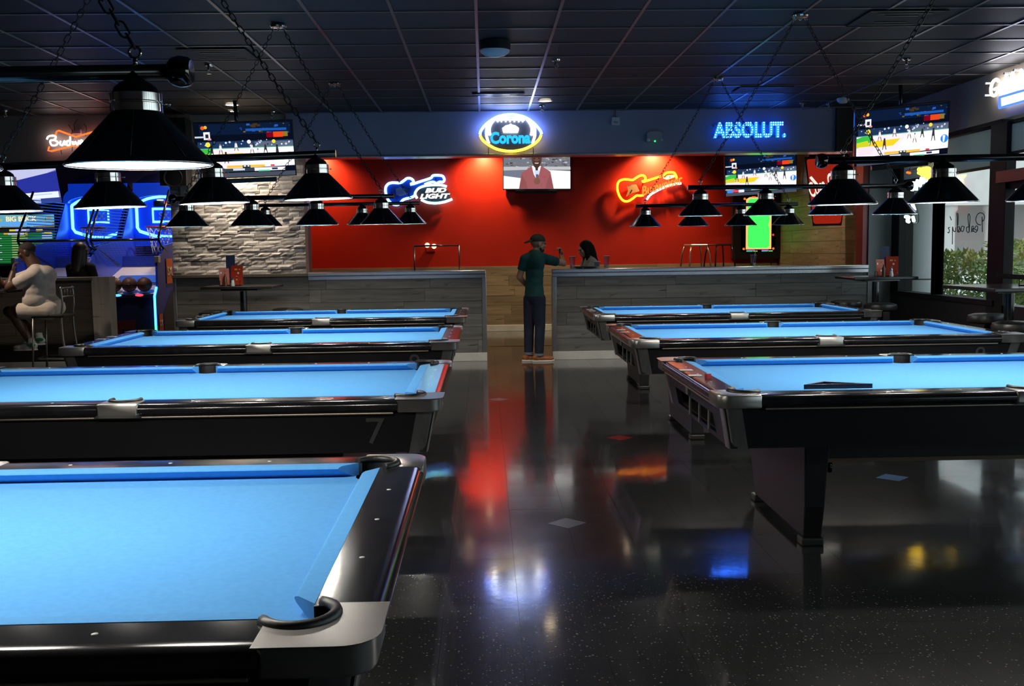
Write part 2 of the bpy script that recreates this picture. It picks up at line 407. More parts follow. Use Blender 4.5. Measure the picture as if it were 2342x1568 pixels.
# stacked stone wall with a wooden dado
sw = struct(MB().bb((XS0, W0+.03, 0), (XS1, W0+.22, SOF)).build('wall_stone', CORE))
planks(sw, GREYWOOD, XS0+.03, XS1, .112, 1.15, W0+.03, 6, seed=9)
MB().bb((XS0-.01, W0-.035, 1.15), (XS1-.005, W0+.03, 1.19)).build('ledge', wood('dark_ledge', (.06, .05, .04), (.09, .08, .065), (.03, .025, .02)), sw, bevel=.004)
MB().bb((XS0-.012, W0-.005, 0), (XS0+.03, W0+.2, 1.15)).build('end_trim', ALU, sw, bevel=.003)
stone_me = []
for k in range(6):
    rnd = random.Random(50+k); b = MB(); n = 4; top = []
    # a split face: front grid of uneven depth
    vs = []; fs_ = []
    for i in range(n+1):
        for j in range(3):
            edge = i in (0, n) or j in (0, 2)
            vs.append((i/n-.5, -rnd.uniform(.6, .75) if edge else -rnd.uniform(.78, 1.), j/2-.5))
    for i in range(n):
        for j in range(2): a = i*3+j; fs_.append((a, a+3, a+4, a+1))
    b.add(vs, fs_); o = len(vs)
    ring = [i*3 for i in range(n+1)]+[n*3+1, n*3+2]+[i*3+2 for i in range(n-1, -1, -1)]+[1]
    back = [(vs[i][0], 0, vs[i][2]) for i in ring]
    b.add([vs[i] for i in ring]+back, [(i, (i+1) % len(ring), len(ring)+(i+1) % len(ring), len(ring)+i) for i in range(len(ring))])
    stone_me.append(b.mesh('stone', STONE))
rnd = random.Random(5); z = 1.19; row = 0
while z < SOF-.01:
    h = rnd.choice((.045, .052, .06)); h = min(h, SOF-z); x = XS0-rnd.uniform(0, .2)
    while x < XS1:
        l = rnd.uniform(.13, .30); a, b = max(x, XS0), min(x+l, XS1); x += l
        if b-a < .02: continue
        o = link('stone', stone_me[rnd.randrange(6)], sw, ((a+b)/2, W0+.03, z+h/2)); o.scale = (b-a-.004, rnd.uniform(.014, .032), h-.003)
        if rnd.random() < .5: o.rotation_euler = (0, PI, 0)
    z += h; row += 1
struct(MB().bb((XS1-.03, W0-.012, HWZ), (XS1+.012, W0+.23, SOF)).build('trim_1', mat('jamb_trim', (.16, .10, .085), .4), bevel=.004))

# divider wall in front of the arcade
lw = struct(MB().bb((-9.9, W0-.30+.016, 0), (-5.007, W0-.12, 1.15)).build('wall_arcade_divider', CORE))
planks(lw, wood('dark_plank', (.014, .012, .011), (.026, .023, .021), (.007, .006, .006)), -6.6, -5.007, .112, 1.11, W0-.284, 6, seed=12)
MB().bb((-9.9, W0-.33, 1.145), (-5.0, W0-.08, 1.19)).build('counter_cap', mat('dark_cap', (.06, .055, .05), .35), lw, bevel=.006)
MB().bb((-5.007, W0-.32, 0), (-4.781, W0-.10, 1.19)).build('end_post', wood('post_grain', (.15, .14, .13), (.20, .19, .175), (.11, .10, .095), (14, 14, 1), 0), lw, bevel=.004)
MB().bb((-9.9, W0-.335, 0), (-5.01, W0-.284, .112)).build('baseboard_divider', WHITETRIM, lw, bevel=.004)

# soffit over the counter
so = struct(MB().bb((-2.538, W0, SOF), (WX, W0+.30, CZ+.03)).build('wall_soffit', NAVY))
MB().bb((-2.538, W0-.012, SOF-.006), (4.86, W0+.31, SOF+.022)).build('soffit_edge', ALU, so, bevel=.003)
struct(MB().bb((-3.86, W0+.06, SOF-.0), (-2.538, W0+.30, CZ+.03)).build('wall_soffit_stone', BEIGE))
sl = struct(MB().bb((-10., W0, 2.66), (-3.86, W0+.30, CZ+.03)).build('wall_soffit_left', TAUPE))
MB().bb((-10., W0-.012, 2.62), (-3.86, W0+.31, 2.66)).build('soffit_edge', mat('red_edge', (.16, .05, .045), .35), sl, bevel=.003)
struct(MB().bb((-3.92, W0-.02, 1.95), (-3.76, W0+.25, CZ)).build('column_beige', BEIGE))
# pier and dark downpipe at the right end of the counter
struct(MB().bb((XR, W0-.01, 0), (WX, W0+.25, SOF)).build('wall_pier', GREYWALL))
struct(MB().bb((4.63, W0-.06, SOF), (4.86, W0+.0, CZ)).build('column_dark', BLACKWALL))
struct(MB().bb((XR-.075, W0+.02, HWZ), (XR, W0+.26, SOF)).build('trim_2', mat('red_jamb', (.30, .03, .03), .35), bevel=.004))

# back room: red wall over a tan dado, planked side wall
rw = struct(MB().bb((-4.3, WB, 0), (5.5, WB+.2, CZ+.03)).build('wall_red', REDWALL))
planks(rw, TANWOOD, -3.28, 5.28, .115, 1.17, WB, 6, seed=21)
struct(MB().bb((-3.3, WB-.03, 0), (5.3, WB, .115)).build('baseboard_red_wall', WHITETRIM, bevel=.004))
pw = struct(MB().bb((5.3+.016, W0+.25, 0), (5.5, WB, CZ+.03)).build('wall_planked', CORE))
planks(pw, TANWOOD, W0+.26, WB-.02, .0, CZ, 5.316, 17, axis='y', seed=23)
struct(MB().bb((-3.42, W0+.23, 0), (-3.30, WB, CZ+.03)).build('wall_back_left', REDWALL))
MB().bb((-2.3, 15.44, 0), (5.3, 15.475, .006)).build('brass_strip', mat('brass', (.60, .40, .10), .3, .9), fl)
# arcade room
struct(MB().bb((-10., 17.75, 0), (-3.42, 17.95, CZ+.03)).build('wall_arcade', BEIGE))
struct(MB().bb((-3.44, W0+.23, 0), (-3.42, 17.75, CZ)).build('wall_arcade_right', BEIGE))

# window wall on the right
YS = [13.20, 12.12, 10.63, 9.15, 7.75, 6.35, 4.95, 3.55, 2.15, .75, -.65, -2.05, -3.45]
ww = struct(MB().bb((WX, -4.2, 0), (WX+.2, W0+.3, .82)).build('wall_window', BLACKWALL))
struct(MB().bb((WX, -4.2, 2.75), (WX+.2, W0+.3, CZ+.03)).build('wall_window_head', BEIGE))
struct(MB().bb((WX, -4.2, .82), (WX+.2, -3.5, CZ+.03)).build('wall_right', BEIGE))
wi = 0
for k in range(len(YS)-1):
    a, b = YS[k+1], YS[k]
    if k == 2: continue
    wi += 1
    wn = struct(MB().bb((WX+.085, a+.05, .86), (WX+.093, b-.05, 2.71)).build('window_%d' % wi, GLASS))
    MB().bb((WX-.03, a, .80), (WX+.16, b, .86)).build('window_sill', FRAMEM, wn, bevel=.004)
    MB().bb((WX+.02, a, 2.71), (WX+.14, b, 2.77)).build('window_head', FRAMEM, wn, bevel=.004)
    for y in (a, b): MB().bb((WX-.01, y-.05, .86), (WX+.10, y+.05, 2.71)).build('mullion', FRAMEM, wn, bevel=.004)
struct(MB().bb((WX, 13.20, .82), (WX+.2, W0+.3, 2.75)).build('trim_3', FRAMEM))
# glazed door
d = struct(MB().bb((WX+.05, YS[3]+.16, .12), (WX+.058, YS[2]-.16, 2.05)).build('door_1', GLASS))
for y in (YS[3]+.1, YS[2]-.1): MB().bb((WX+.02, y-.06, .0), (WX+.09, y+.06, 2.09)).build('door_stile', FRAMEM, d, bevel=.004)
MB().bb((WX+.02, YS[3]+.04, .02), (WX+.09, YS[2]-.04, .14)).build('door_rail', FRAMEM, d)
MB().bb((WX+.02, YS[3]+.04, 2.02), (WX+.09, YS[2]-.04, 2.09)).build('door_rail', FRAMEM, d)
MB().bb((WX-.03, YS[3], 2.09), (WX+.14, YS[2], 2.21)).build('door_header', mat('maroon_header', (.06, .012, .015), .35), d)
MB().bb((WX-.012, 10.46, 0), (WX+.095, 10.80, 2.71)).build('door_jamb', FRAMEM, d, bevel=.004)
MB().bb((WX-.05, YS[3]+.1, 1.10), (WX+.0, YS[2]-.1, 1.15)).build('push_bar', BLACKMETAL, d, bevel=.008)
MB().bb((WX+.085, YS[3]+.05, 2.21), (WX+.093, YS[2]-.05, 2.71)).build('transom_pane', GLASS, d)
# cut the sill wall under the door is not visible; roller shades hang behind the upper panes
SHADEF = mat('shade_fabric', (.40, .44, .42), .8); tr_ = nd(SHADEF, 'ShaderNodeBsdfTranslucent'); tr_.inputs[0].default_value = (.40, .44, .42, 1); mx_ = nd(SHADEF, 'ShaderNodeMixShader'); mx_.inputs[0].default_value = .55
o_ = [n for n in SHADEF.node_tree.nodes if n.type == 'OUTPUT_MATERIAL'][0]; lk(SHADEF, bsdf(SHADEF).outputs[0], mx_.inputs[1]); lk(SHADEF, tr_.outputs[0], mx_.inputs[2]); lk(SHADEF, mx_.outputs[0], o_.inputs[0])
for k, (i, lbl) in enumerate(((1, 'grey green roller shade in the window left of the door'), (2, 'grey green roller shade above the glazed door'), (0, 'grey green roller shade in the corner window'))):
    a, b = YS[i+1]+.06, YS[i]-.06
    r = thing('roller_shade', lbl, 'shade', (WX+.04, (a+b)/2, 2.70), 0, 'roller shades on the window wall')
    z = 2.29 if i != 2 else 2.40
    MB().bb((-.002, -(b-a)/2, z-2.70), (.002, (b-a)/2, 0)).build('shade_fabric', SHADEF, r)
    MB().tube([(0, -(b-a)/2, -.0), (0, (b-a)/2, -.0)], .022, 10).build('roller_tube', FRAMEM, r)
    MB().bb((-.008, -(b-a)/2, z-2.73), (.008, (b-a)/2, z-2.70)).build('hem_bar', FRAMEM, r)

# outside: paving, planting, colonnade
PAVE = noise_mat('pale_paving', (.42, .42, .41), (.5, .5, .48), (1, 1, 1), 3, 4, .8)
struct(MB().bb((WX+.2, -10, -.25), (40, 60, -.05)).build('pavement', PAVE))
STUCCO = noise_mat('pale_stucco', (.52, .50, .47), (.58, .56, .53), (1, 1, 1), 2, 4, .85)
bl = thing('building', 'pale stucco building with a colonnade across the paving', 'building', (22, 42, 0))
MB().bb((-9, -1, 0), (18, 0, 9)).build('facade', mat('facade_grey', (.66, .65, .63), .85), bl)  # facade in one even light grey
for k in range(9):
    o = MB().lathe([(.38, 0), (.38, .3), (.30, .32), (.30, 2.6), (.38, 2.7), (.38, 2.9)], 20).build('column', STUCCO, bl, loc=(-6.6+k*1.75, -4.5, 0))
o = MB().bb((-9, -5.0, 2.85), (16, -4.0, 6.5)).build('beam', STUCCO, bl)
o = MB().bb((-9, -4.2, 2.95), (16, -1, 3.15)).build('canopy', STUCCO, bl)
col = thing('round_column', 'round grey concrete column outside the corner window', 'column', (6.62, 15.3, 0))
CONC = mat('column_concrete', (.50, .53, .52), .7)
MB().lathe([(.0, -.05), (.30, -.05), (.30, .93)], 32).build('lower_drum', CONC, col)
MB().lathe([(.30, .95), (.30, 4.0), (0, 4.0)], 32).build('upper_drum', CONC, col)
MB().lathe([(.285, .92), (.285, .96)], 32).build('joint', BLACKWALL, col)
LEAF = noise_mat('leaf_green', (.10, .20, .05), (.32, .36, .10), (1, 1, 1), 2.5, 4, .6)
def shrub(name, label, cat, loc, r, h, n, seed, leaf=.11, group=None):
    rnd = random.Random(seed); t = thing(name, label, cat, loc, 0, group); b = MB()
    for _ in range(n):
        a, q, zz = rnd.uniform(0, 2*PI), math.sqrt(rnd.random())*r, rnd.random()
        q *= (1-.45*zz); p = Vector((q*math.cos(a), q*math.sin(a), zz*h))
        d = Vector((rnd.gauss(0, 1), rnd.gauss(0, 1), rnd.gauss(.7, .8))).normalized(); s = d.cross(Vector((rnd.random(), rnd.random(), .3))).normalized()
        l = leaf*rnd.uniform(.6, 1.4)
        b.add([p, p+d*l*.5+s*l*.16, p+d*l, p+d*l*.5-s*l*.16], [(0, 1, 2, 3)])
    tag(b.build('foliage', LEAF, t), kind='stuff')
    MB().tube([(0, 0, 0), (.02, 0, h*.4), (0, .02, h*.8)], [.03, .02, .008], 6).build('stem', mat('bark', (.08, .055, .035), .8), t)
    return t
for k, (x, y, r, h, n, wd) in enumerate(((8.0, 17.6, 1.2, 1.35, 3200, 'low rounded shrub beside the round column'), (8.8, 16.1, .95, .95, 2300, 'low shrub seen under the window lettering'),
      (10.1, 18.4, 1.5, 1.55, 4200, 'wide yellow green shrub behind the lettered pane'), (10.4, 15.2, 1.1, .85, 2400, 'low shrub beside the paving near the door'), (12.0, 19.0, 1.5, 1.5, 4000, 'large loose shrub seen through the door glass'))):
    shrub('shrub', wd, 'shrub', (x, y, -.05), r, h, n, 80+k, group='shrubs in the planting outside')
pm = thing('palm', 'small feathery palm standing among the shrubs', 'palm', (9.35, 17.0, -.05))
for k in range(11):
    a = 2*PI*k/11; fr = MB(); L = 1.0+.2*(k % 3); base = Vector((0, 0, .75)); pts = []
    for i in range(9):
        t = i/8; pts.append(base+Vector((math.cos(a)*L*t*.75, math.sin(a)*L*t*.75, L*(.95*t-.65*t*t))))
    fr.tube(pts, .008, 5)
    for i in range(1, 9):
        d = (pts[i]-pts[i-1]).normalized(); s = d.cross(Vector((0, 0, 1))).normalized()
        for q in (-1, 1):
            tip = pts[i]+s*q*.22+d*.16-Vector((0, 0, .05)); fr.add([pts[i], pts[i]+d*.03, tip], [(0, 1, 2)])
    fr.build('frond', LEAF, pm)
MB().tube([(0, 0, 0), (.01, 0, .4), (0, 0, .78)], [.07, .06, .05], 10).build('trunk', mat('palm_trunk', (.12, .08, .05), .9), pm)
cr = thing('car', 'white car parked outside beyond the glazed door', 'car', (13.0, 22.6, -.05), math.radians(12))
bdy = MB().loft([(-2.1, -.85, .25), (2.1, -.85, .25), (2.1, .85, .25), (-2.1, .85, .25)], [(-2.1, -.85, .85), (2.05, -.85, .80), (2.05, .85, .80), (-2.1, .85, .85)])
bdy.build('body', mat('car_white', (.75, .76, .78), .25), cr, bevel=.12)
MB().loft([(-1.5, -.78, .85), (1.1, -.78, .82), (1.1, .78, .82), (-1.5, .78, .85)], [(-1.1, -.62, 1.42), (.4, -.62, 1.42), (.4, .62, 1.42), (-1.1, .62, 1.42)]).build('cabin', mat('car_glass', (.03, .035, .04), .1), cr, bevel=.08)
for sx in (-1.3, 1.3):
    for sy in (-.8, .8): MB().lathe([(0, -.1), (.31, -.1), (.31, .1), (0, .1)], 18, R=Matrix.Rotation(PI/2, 3, 'X')).build('wheel', BLACKP, cr, loc=(sx, sy, .31))
# ------------------------------------------------------------------ pool tables
HL, HW, SX_, SY_ = 1.455, .82, 1.32, .685         # outer half sizes, seam half sizes
ZB, ZR = .762, .800
def quad_sym(fn):                                   # fn(sx, sy) for the four corners
    for sx in (-1, 1):
        for sy in (-1, 1): fn(sx, sy)
def mirror(poly, sx, sy): 
    p = [(x*sx, y*sy) for x, y in poly]
    return p if sx*sy > 0 else p[::-1]
def make_table():
    t = thing('pool_table', 'pool table', 'pool table')
    # bed cloth with pocket notches
    cc, r = (1.30, .665), .062
    def corner(): return arc(cc, r, 171, 279, 12)          # arc inside the bed, corner ++ (from top edge to side edge)
    C1 = corner()
    side = arc((0, .70), .06, 180+25, 360-25, 10)           # top side notch, left to right
    poly = []
    tr = C1                                                 # goes from (1.239,.675) to (1.31,.604)
    br = [(x, -y) for x, y in reversed(C1)]
    bl_ = [(-x, -y) for x, y in C1]
    tl = [(-x, y) for x, y in reversed(C1)]
    top = side; bot = [(-x, -y) for x, y in side]
    poly = tr+br+bot+bl_+tl+top
    MB().prism(poly[::-1], ZB-.02, ZB).build('bed_cloth', CLOTH, t)
    # six cushions
    prof = [(0, .801), (.040, .8005), (.048, .797), (.050, .793), (.046, .786), (.014, .7625), (0, .7625)]
    def cushion(x0, x1, e0, e1):                            # along x, seam at v = 0; nose end offsets e0, e1
        A = [(x0+e0*min(1, v/.05), -v, z) for v, z in prof]; B = [(x1-e1*min(1, v/.05), -v, z) for v, z in prof]
        return MB().loft(A, B)
    for sy in (-1, 1):
        for sx in (-1, 1):
            b = cushion(.050, 1.245, .026, .058); 
            b.v = [(x*sx, (SY_+y)*sy, z) for x, y, z in b.v]; b.build('cushion', CLOTH, t, angle=.5)
    for sx in (-1, 1):
        b = cushion(-.610, .610, .058, .058); b.v = [((SX_+y)*sx, x, z) for x, y, z in b.v]; b.build('cushion', CLOTH, t, angle=.5)
    # rails with a bullnose outer edge
    rp = [(0, .800), (.092, .800)]+[(.105+.030*math.sin(a), .770+.030*math.cos(a)) for a in [i*PI/10 for i in range(1, 10)]]+[(.10, .740), (0, .740)]
    def rail(x0, x1): return MB().loft([(x0, u, z) for u, z in rp], [(x1, u, z) for u, z in rp])
    for sy in (-1, 1):
        for sx in (-1, 1):
            b = rail(.092, 1.256); b.v = [(x*sx, (SY_+y)*sy, z) for x, y, z in b.v]; o = b.build('rail', LAMINATE, t, angle=.6)
            for k in range(1, 4):
                MB().lathe([(0, .0012), (.0062, .0008), (.0062, -.001)], 12).build('sight', SIGHT, o, loc=(sx*(1.27-.3175*k)*1.0, sy*(SY_+.055), ZR))
    for sx in (-1, 1):
        b = rail(-.622, .622); b.v = [((SX_+y)*sx, x, z) for x, y, z in b.v]; o = b.build('rail', LAMINATE, t, angle=.6)
        for k in (-1, 0, 1): MB().lathe([(0, .0012), (.0062, .0008), (.0062, -.001)], 12).build('sight', SIGHT, o, loc=(sx*(SX_+.055), .3175*k, ZR))
        if sx < 0:                                          # score counters let into the foot rail
            for y in (-.08, .16):
                q = MB().bb((-.035, -.028, 0), (.035, .028, .003)).build('score_counter', PLATE, o, loc=(sx*(SX_+.085), y, ZR))
    # metal trim under the rails
    for sy in (-1, 1): MB().box((0, sy*(HW-.030), .736), (2*HL-.44, .03, .009)).build('trim_strip', TRIMM, t, bevel=.003)
    for sx in (-1, 1): MB().box((sx*(HL-.030), 0, .736), (.03, 2*HW-.44, .009)).build('trim_strip', TRIMM, t, bevel=.003)
    # corner castings and side castings
    pk = arc(cc, .078, 126, -36, 14)
    cpoly = [(1.254, .82)]+pk[:1]+pk[1:]+[(1.455, .62)]+arc((1.393, .758), .062, 0, 90, 8)
    def cast(sx, sy):
        p = mirror(cpoly, sx, sy)
        MB().prism(p, .740, .8025).build('corner_casting', CASTING, t, bevel=.017, angle=.7)
        lin = [(x*sx, y*sy, .803) for x, y in arc(cc, .069, 150, -60, 18)]
        o = MB().tube(lin, .0115, 8)
        wall_o = [(x*sx, y*sy) for x, y in arc(cc, .076, 150, -60, 18)]; wall_i = [(x*sx, y*sy) for x, y in arc(cc, .064, 150, -60, 18)]
        n = len(wall_o)
        vs = [(x, y, .803) for x, y in wall_i]+[(x, y, .66) for x, y in wall_i]
        o.add(vs, [(i, i+1, n+i+1, n+i) for i in range(n-1)], 0, True)
        o.build('pocket_liner', RUBBER, t)
        MB().lathe([(.066, .760), (.060, .66), (.035, .62), (0, .615)], 20, (cc[0]*sx, cc[1]*sy, 0)).build('pocket_cup', DARK, t)
    quad_sym(cast)
    for sy in (-1, 1):
        pk = arc((0, .70), .074, 180+12, -12, 14)
        sp = [(-.093, .82), (-.093, SY_)]+[p for p in pk if p[1] >= SY_]+[(.093, SY_), (.093, .82)]
        p = [(x, y*sy) for x, y in sp]
        if sy > 0: p = p[::-1]
        MB().prism(p, .740, .8025).build('side_casting', CASTING, t, bevel=.010, angle=.7)
        lin = [(x, y*sy, .803) for x, y in arc((0, .70), .066, 200, -20, 16)]
        o = MB().tube(lin, .010, 8); wi_ = [(x, y*sy) for x, y in arc((0, .70), .060, 200, -20, 16)]; n = len(wi_)
        o.add([(x, y, .803) for x, y in wi_]+[(x, y, .66) for x, y in wi_], [(i, i+1, n+i+1, n+i) for i in range(n-1)], 0, True)
        o.build('pocket_liner', RUBBER, t)
        MB().lathe([(.063, .760), (.058, .66), (.035, .62), (0, .615)], 20, (0, .70*sy, 0)).build('pocket_cup', DARK, t)
    # cabinet: tapered aprons, an opening with ball slots in the foot end (-x)
    xt, yt, xb, yb, zt, zb = 1.418, .782, 1.378, .742, .738, .545
    def X(z): return xb+(xt-xb)*(z-zb)/(zt-zb)
    def Y(z): return yb+(yt-yb)*(z-zb)/(zt-zb)
    cab = MB(); th = .03
    for sy in (-1, 1):
        cab.loft([(-X(zt), sy*Y(zt), zt), (X(zt), sy*Y(zt), zt), (X(zt), sy*(Y(zt)-th), zt), (-X(zt), sy*(Y(zt)-th), zt)],
                 [(-X(zb), sy*Y(zb), zb), (X(zb), sy*Y(zb), zb), (X(zb), sy*(Y(zb)-th), zb), (-X(zb), sy*(Y(zb)-th), zb)])
    def endp(y0, y1, z0, z1, s): 
        cab.loft([(s*X(z1), y0, z1), (s*X(z1), y1, z1), (s*(X(z1)-th), y1, z1), (s*(X(z1)-th), y0, z1)], [(s*X(z0), y0, z0), (s*X(z0), y1, z0), (s*(X(z0)-th), y1, z0), (s*(X(z0)-th), y0, z0)])
    endp(-.75, .75, zb, zt, 1)
    endp(-.75, .75, .668, zt, -1); endp(-.75, .75, zb, .572, -1); endp(-.75, -.48, .572, .668, -1); endp(.48, .75, .572, .668, -1)
    cab.bb((-1.36, -.73, zb-.0), (1.36, .73, zb+.012)); cab.bb((-1.38, -.74, .722), (1.38, .74, .736))
    cb = cab.build('cabinet', APRON, t)
    MB().bb((-1.36, -.50, .568), (-1.02, .50, .576)).build('ball_tray', mat('tray_black', (.02, .02, .02), .35), t)
    MB().bb((-1.03, -.50, .56), (-1.02, .50, .70)).build('tray_back', DARK, t)
    for y in (-.39, -.17, .07): MB().bb((-1.405, y-.010, .572), (-1.397, y+.010, .668)).build('slot_bar', mat('slot_metal', (.16, .16, .16), .4), cb)
    MB().bb((-1.417, .055, .680), (-1.408, .115, .733)).build('instruction_label', mat('faded_label', (.10, .10, .12), .4), cb)
    # metal corner posts, proud of the aprons
    def post(sx, sy):
        def sec(z):
            hx, hy = X(z)+.006, Y(z)+.006; a = .085
            p = [(hx-a, hy), *reversed([(hx-.03+.03*math.cos(q), hy-.03+.03*math.sin(q)) for q in [i*PI/16 for i in range(9)]]), (hx, hy-a), (hx-.012, hy-a), (hx-.012, hy-.035), (hx-.035, hy-.012), (hx-a, hy-.012)]
            return [(x*sx, y*sy, z) for x, y in p]
        MB().loft(sec(zb-.004), sec(zt+.003)).build('corner_post', POSTM, t, angle=.6)
    quad_sym(post)
    # under frame and two slab pedestals with feet
    uf = MB().bb((-.86, -.44, .415), (.86, .44, zb)).build('ball_return_box', APRON, t, bevel=.006)
    for sy in (-1, 1): MB().bb((-.84, sy*.44-.008, .408), (.84, sy*.44+.008, .428)).build('wood_edge', WOODSTRIP, uf)
    MB().tube([(-.80, -.40, .41), (-.80, -.40, .35)], .012, 8).build('coin_bolt', BLACKMETAL, uf)
    for s in (-1, 1):
        x0, x1 = s*.905-.062, s*.905+.062
        side_ = [(-.53, zb), (.53, zb), (.53, .30), (.47, .19), (.43, .04), (-.47, .04), (-.50, .20)]
        A = [(x0, y, z) for y, z in side_]; B = [(x1, y, z) for y, z in side_]
        # narrower towards the floor
        nar = lambda P: [(s*.905+(x-s*.905)*(.72+.28*min(1, (z-.04)/.5)), y, z) for x, y, z in P]
        pd = MB().loft(nar(A), nar(B)).build('pedestal', APRON, t, bevel=.006)
        for sy in (-1, 1): MB().prism([(s*.905-.055, sy*.44-.045), (s*.905+.055, sy*.44-.045), (s*.905+.055, sy*.44+.045), (s*.905-.055, sy*.44+.045)], 0, .04).build('foot', RUBBER, pd, bevel=.008)
    return t
TB = make_table()
TABLES = {}
for key, cx, cyy, lab in (
    ('L1', -1.654, 2.51, 'nearest blue cloth pool table with its corner filling the lower left'),
    ('L2', -1.659, 5.383, 'blue cloth pool table just behind the nearest one, a large 7 on its apron'),
    ('L3', -1.654, 8.226, 'third blue cloth pool table from the camera in the left row, red-lit end rail'),
    ('L4', -1.644, 11.01, 'blue cloth pool table nearest the stone wall and left counter'),
    ('R2', 2.495, 5.319, 'blue cloth pool table with the red chalk cube and rack on it'),
    ('R3', 2.515, 8.118, 'blue cloth pool table in the middle of the right row, numeral 8 on its apron'),
    ('R4', 2.549, 10.917, 'blue cloth pool table nearest the right counter and window wall')):
    o = TB if key == 'L1' else copy_tree(TB)
    o.location = (cx, cyy, 0); tag(o, lab, 'pool table', 'pool tables with blue cloth in two rows'); TABLES[key] = o
for key, body, x in (('L2', '7', 1.15), ('L3', '9', 1.13), ('R3', '8', 1.12)):
    tx = text(body, NUMM, TABLES[key], (x, -.7655, .650), (1, 0, 0), (0, -.207, .978), .075 if body != '7' else .085, .125, .004, 0)
    tx.name = 'table_number'; tx['label'] = 'engraved number '+body
ch = thing('chalk_cube', 'red cube of cue chalk on the foot rail of the right table', 'chalk', (2.495-SX_-.045, 5.319-.20, ZR))
MB().bb((-.0125, -.0125, 0), (.0125, .0125, .026)).build('chalk_block', mat('red_wrapper', (.45, .03, .03), .5), ch, bevel=.001, rot=(0, 0, .3))
MB().bb((-.009, -.009, .0262), (.009, .009, .0268)).build('chalk_face', mat('pale_chalk', (.45, .25, .3), .9), ch, rot=(0, 0, .3))
rk = thing('ball_rack', 'black triangular ball rack lying on the right table cloth', 'rack', (1.612, 4.800, ZB))
tri = [(0, 0), (-.125, -.112), (.20, -.112)]
def inset(P, d):
    out = []; n = len(P)
    for i in range(n):
        a, b, c = Vector(P[i-1]), Vector(P[i]), Vector(P[(i+1) % n]); u = (a-b).normalized(); v = (c-b).normalized(); bis = (u+v).normalized()
        s = math.sin(u.angle(v)/2); out.append(tuple(b+bis*(d/s)))
    return out
ti = inset(tri, .014); b = MB()
for i in range(3):
    j = (i+1) % 3; b.prism([tri[i], tri[j], ti[j], ti[i]], 0, .058)
b.build('rack_frame', mat('rack_plastic', (.012, .014, .035), .3), rk)
# ------------------------------------------------------------------ hanging table lamps
SP, BARZ = .515, .222
def link_mesh():
    L, R, r = .042, .011, .0028; p = []
    for i in range(16):
        a = 2*PI*i/16; y = R*math.cos(a); z = R*math.sin(a)+(L/2-R if math.sin(a) > 0 else -(L/2-R)); p.append((0, y, z))
    return MB().tube(p, r, 5, closed=True).mesh('chain_link', CHAINM)
LINKM = link_mesh()
shade_prof = [(.169, .000), (.1715, .004), (.1695, .010), (.163, .014), (.061, .124), (.059, .128)]
inner_prof = [(.169, .0), (.161, .011), (.058, .122), (.0, .124)]
collar_prof = [(.0585, .126), (.0605, .128), (.0605, .146), (.058, .148), (.058, .150), (.0605, .152), (.0605, .170), (.054, .172)]
cap_prof = [(.054, .171), (.050, .184), (.036, .196), (.024, .202), (.016, .212), (.014, .222)]
shade_me = MB().lathe(shade_prof, 40, m=0).lathe(inner_prof, 40, m=1).mesh('shade', [SHADE_OUT, SHADE_IN], angle=.7)
rim_me = MB().tube([(.1695*math.cos(2*PI*k/40), .1695*math.sin(2*PI*k/40), .003) for k in range(40)], .0028, 6, closed=True).mesh('rim', CHROME)
collar_me = MB().lathe(collar_prof, 32).mesh('collar', CHROME, angle=.6)
cap_me = MB().lathe(cap_prof, 24).mesh('cap', SHADE_OUT, angle=.8)
screw_me = MB().tube([(.058, 0, .149), (.074, 0, .149)], .0022, 6).ell((.076, 0, .149), .0045, 8, 6).mesh('thumb_screw', CHROME)
bulb_mb = MB().lathe([(0, .030), (.016, .033), (.027, .045), (.030, .060), (.025, .078), (.014, .094), (.012, .110)], 16)
bulb_me = bulb_mb.mesh('bulb', BULBM); bulb_off = bulb_mb.mesh('bulb', BULBOFF)
seam_me = MB()
for k in range(8):
    a = 2*PI*k/8+.2; seam_me.tube([(.0615*math.cos(a), .0615*math.sin(a), .1245), (.1635*math.cos(a), .1635*math.sin(a), .0145)], .0012, 4)
seam_me = seam_me.mesh('seam', mat('seam_edge', (.03, .035, .035), .3))
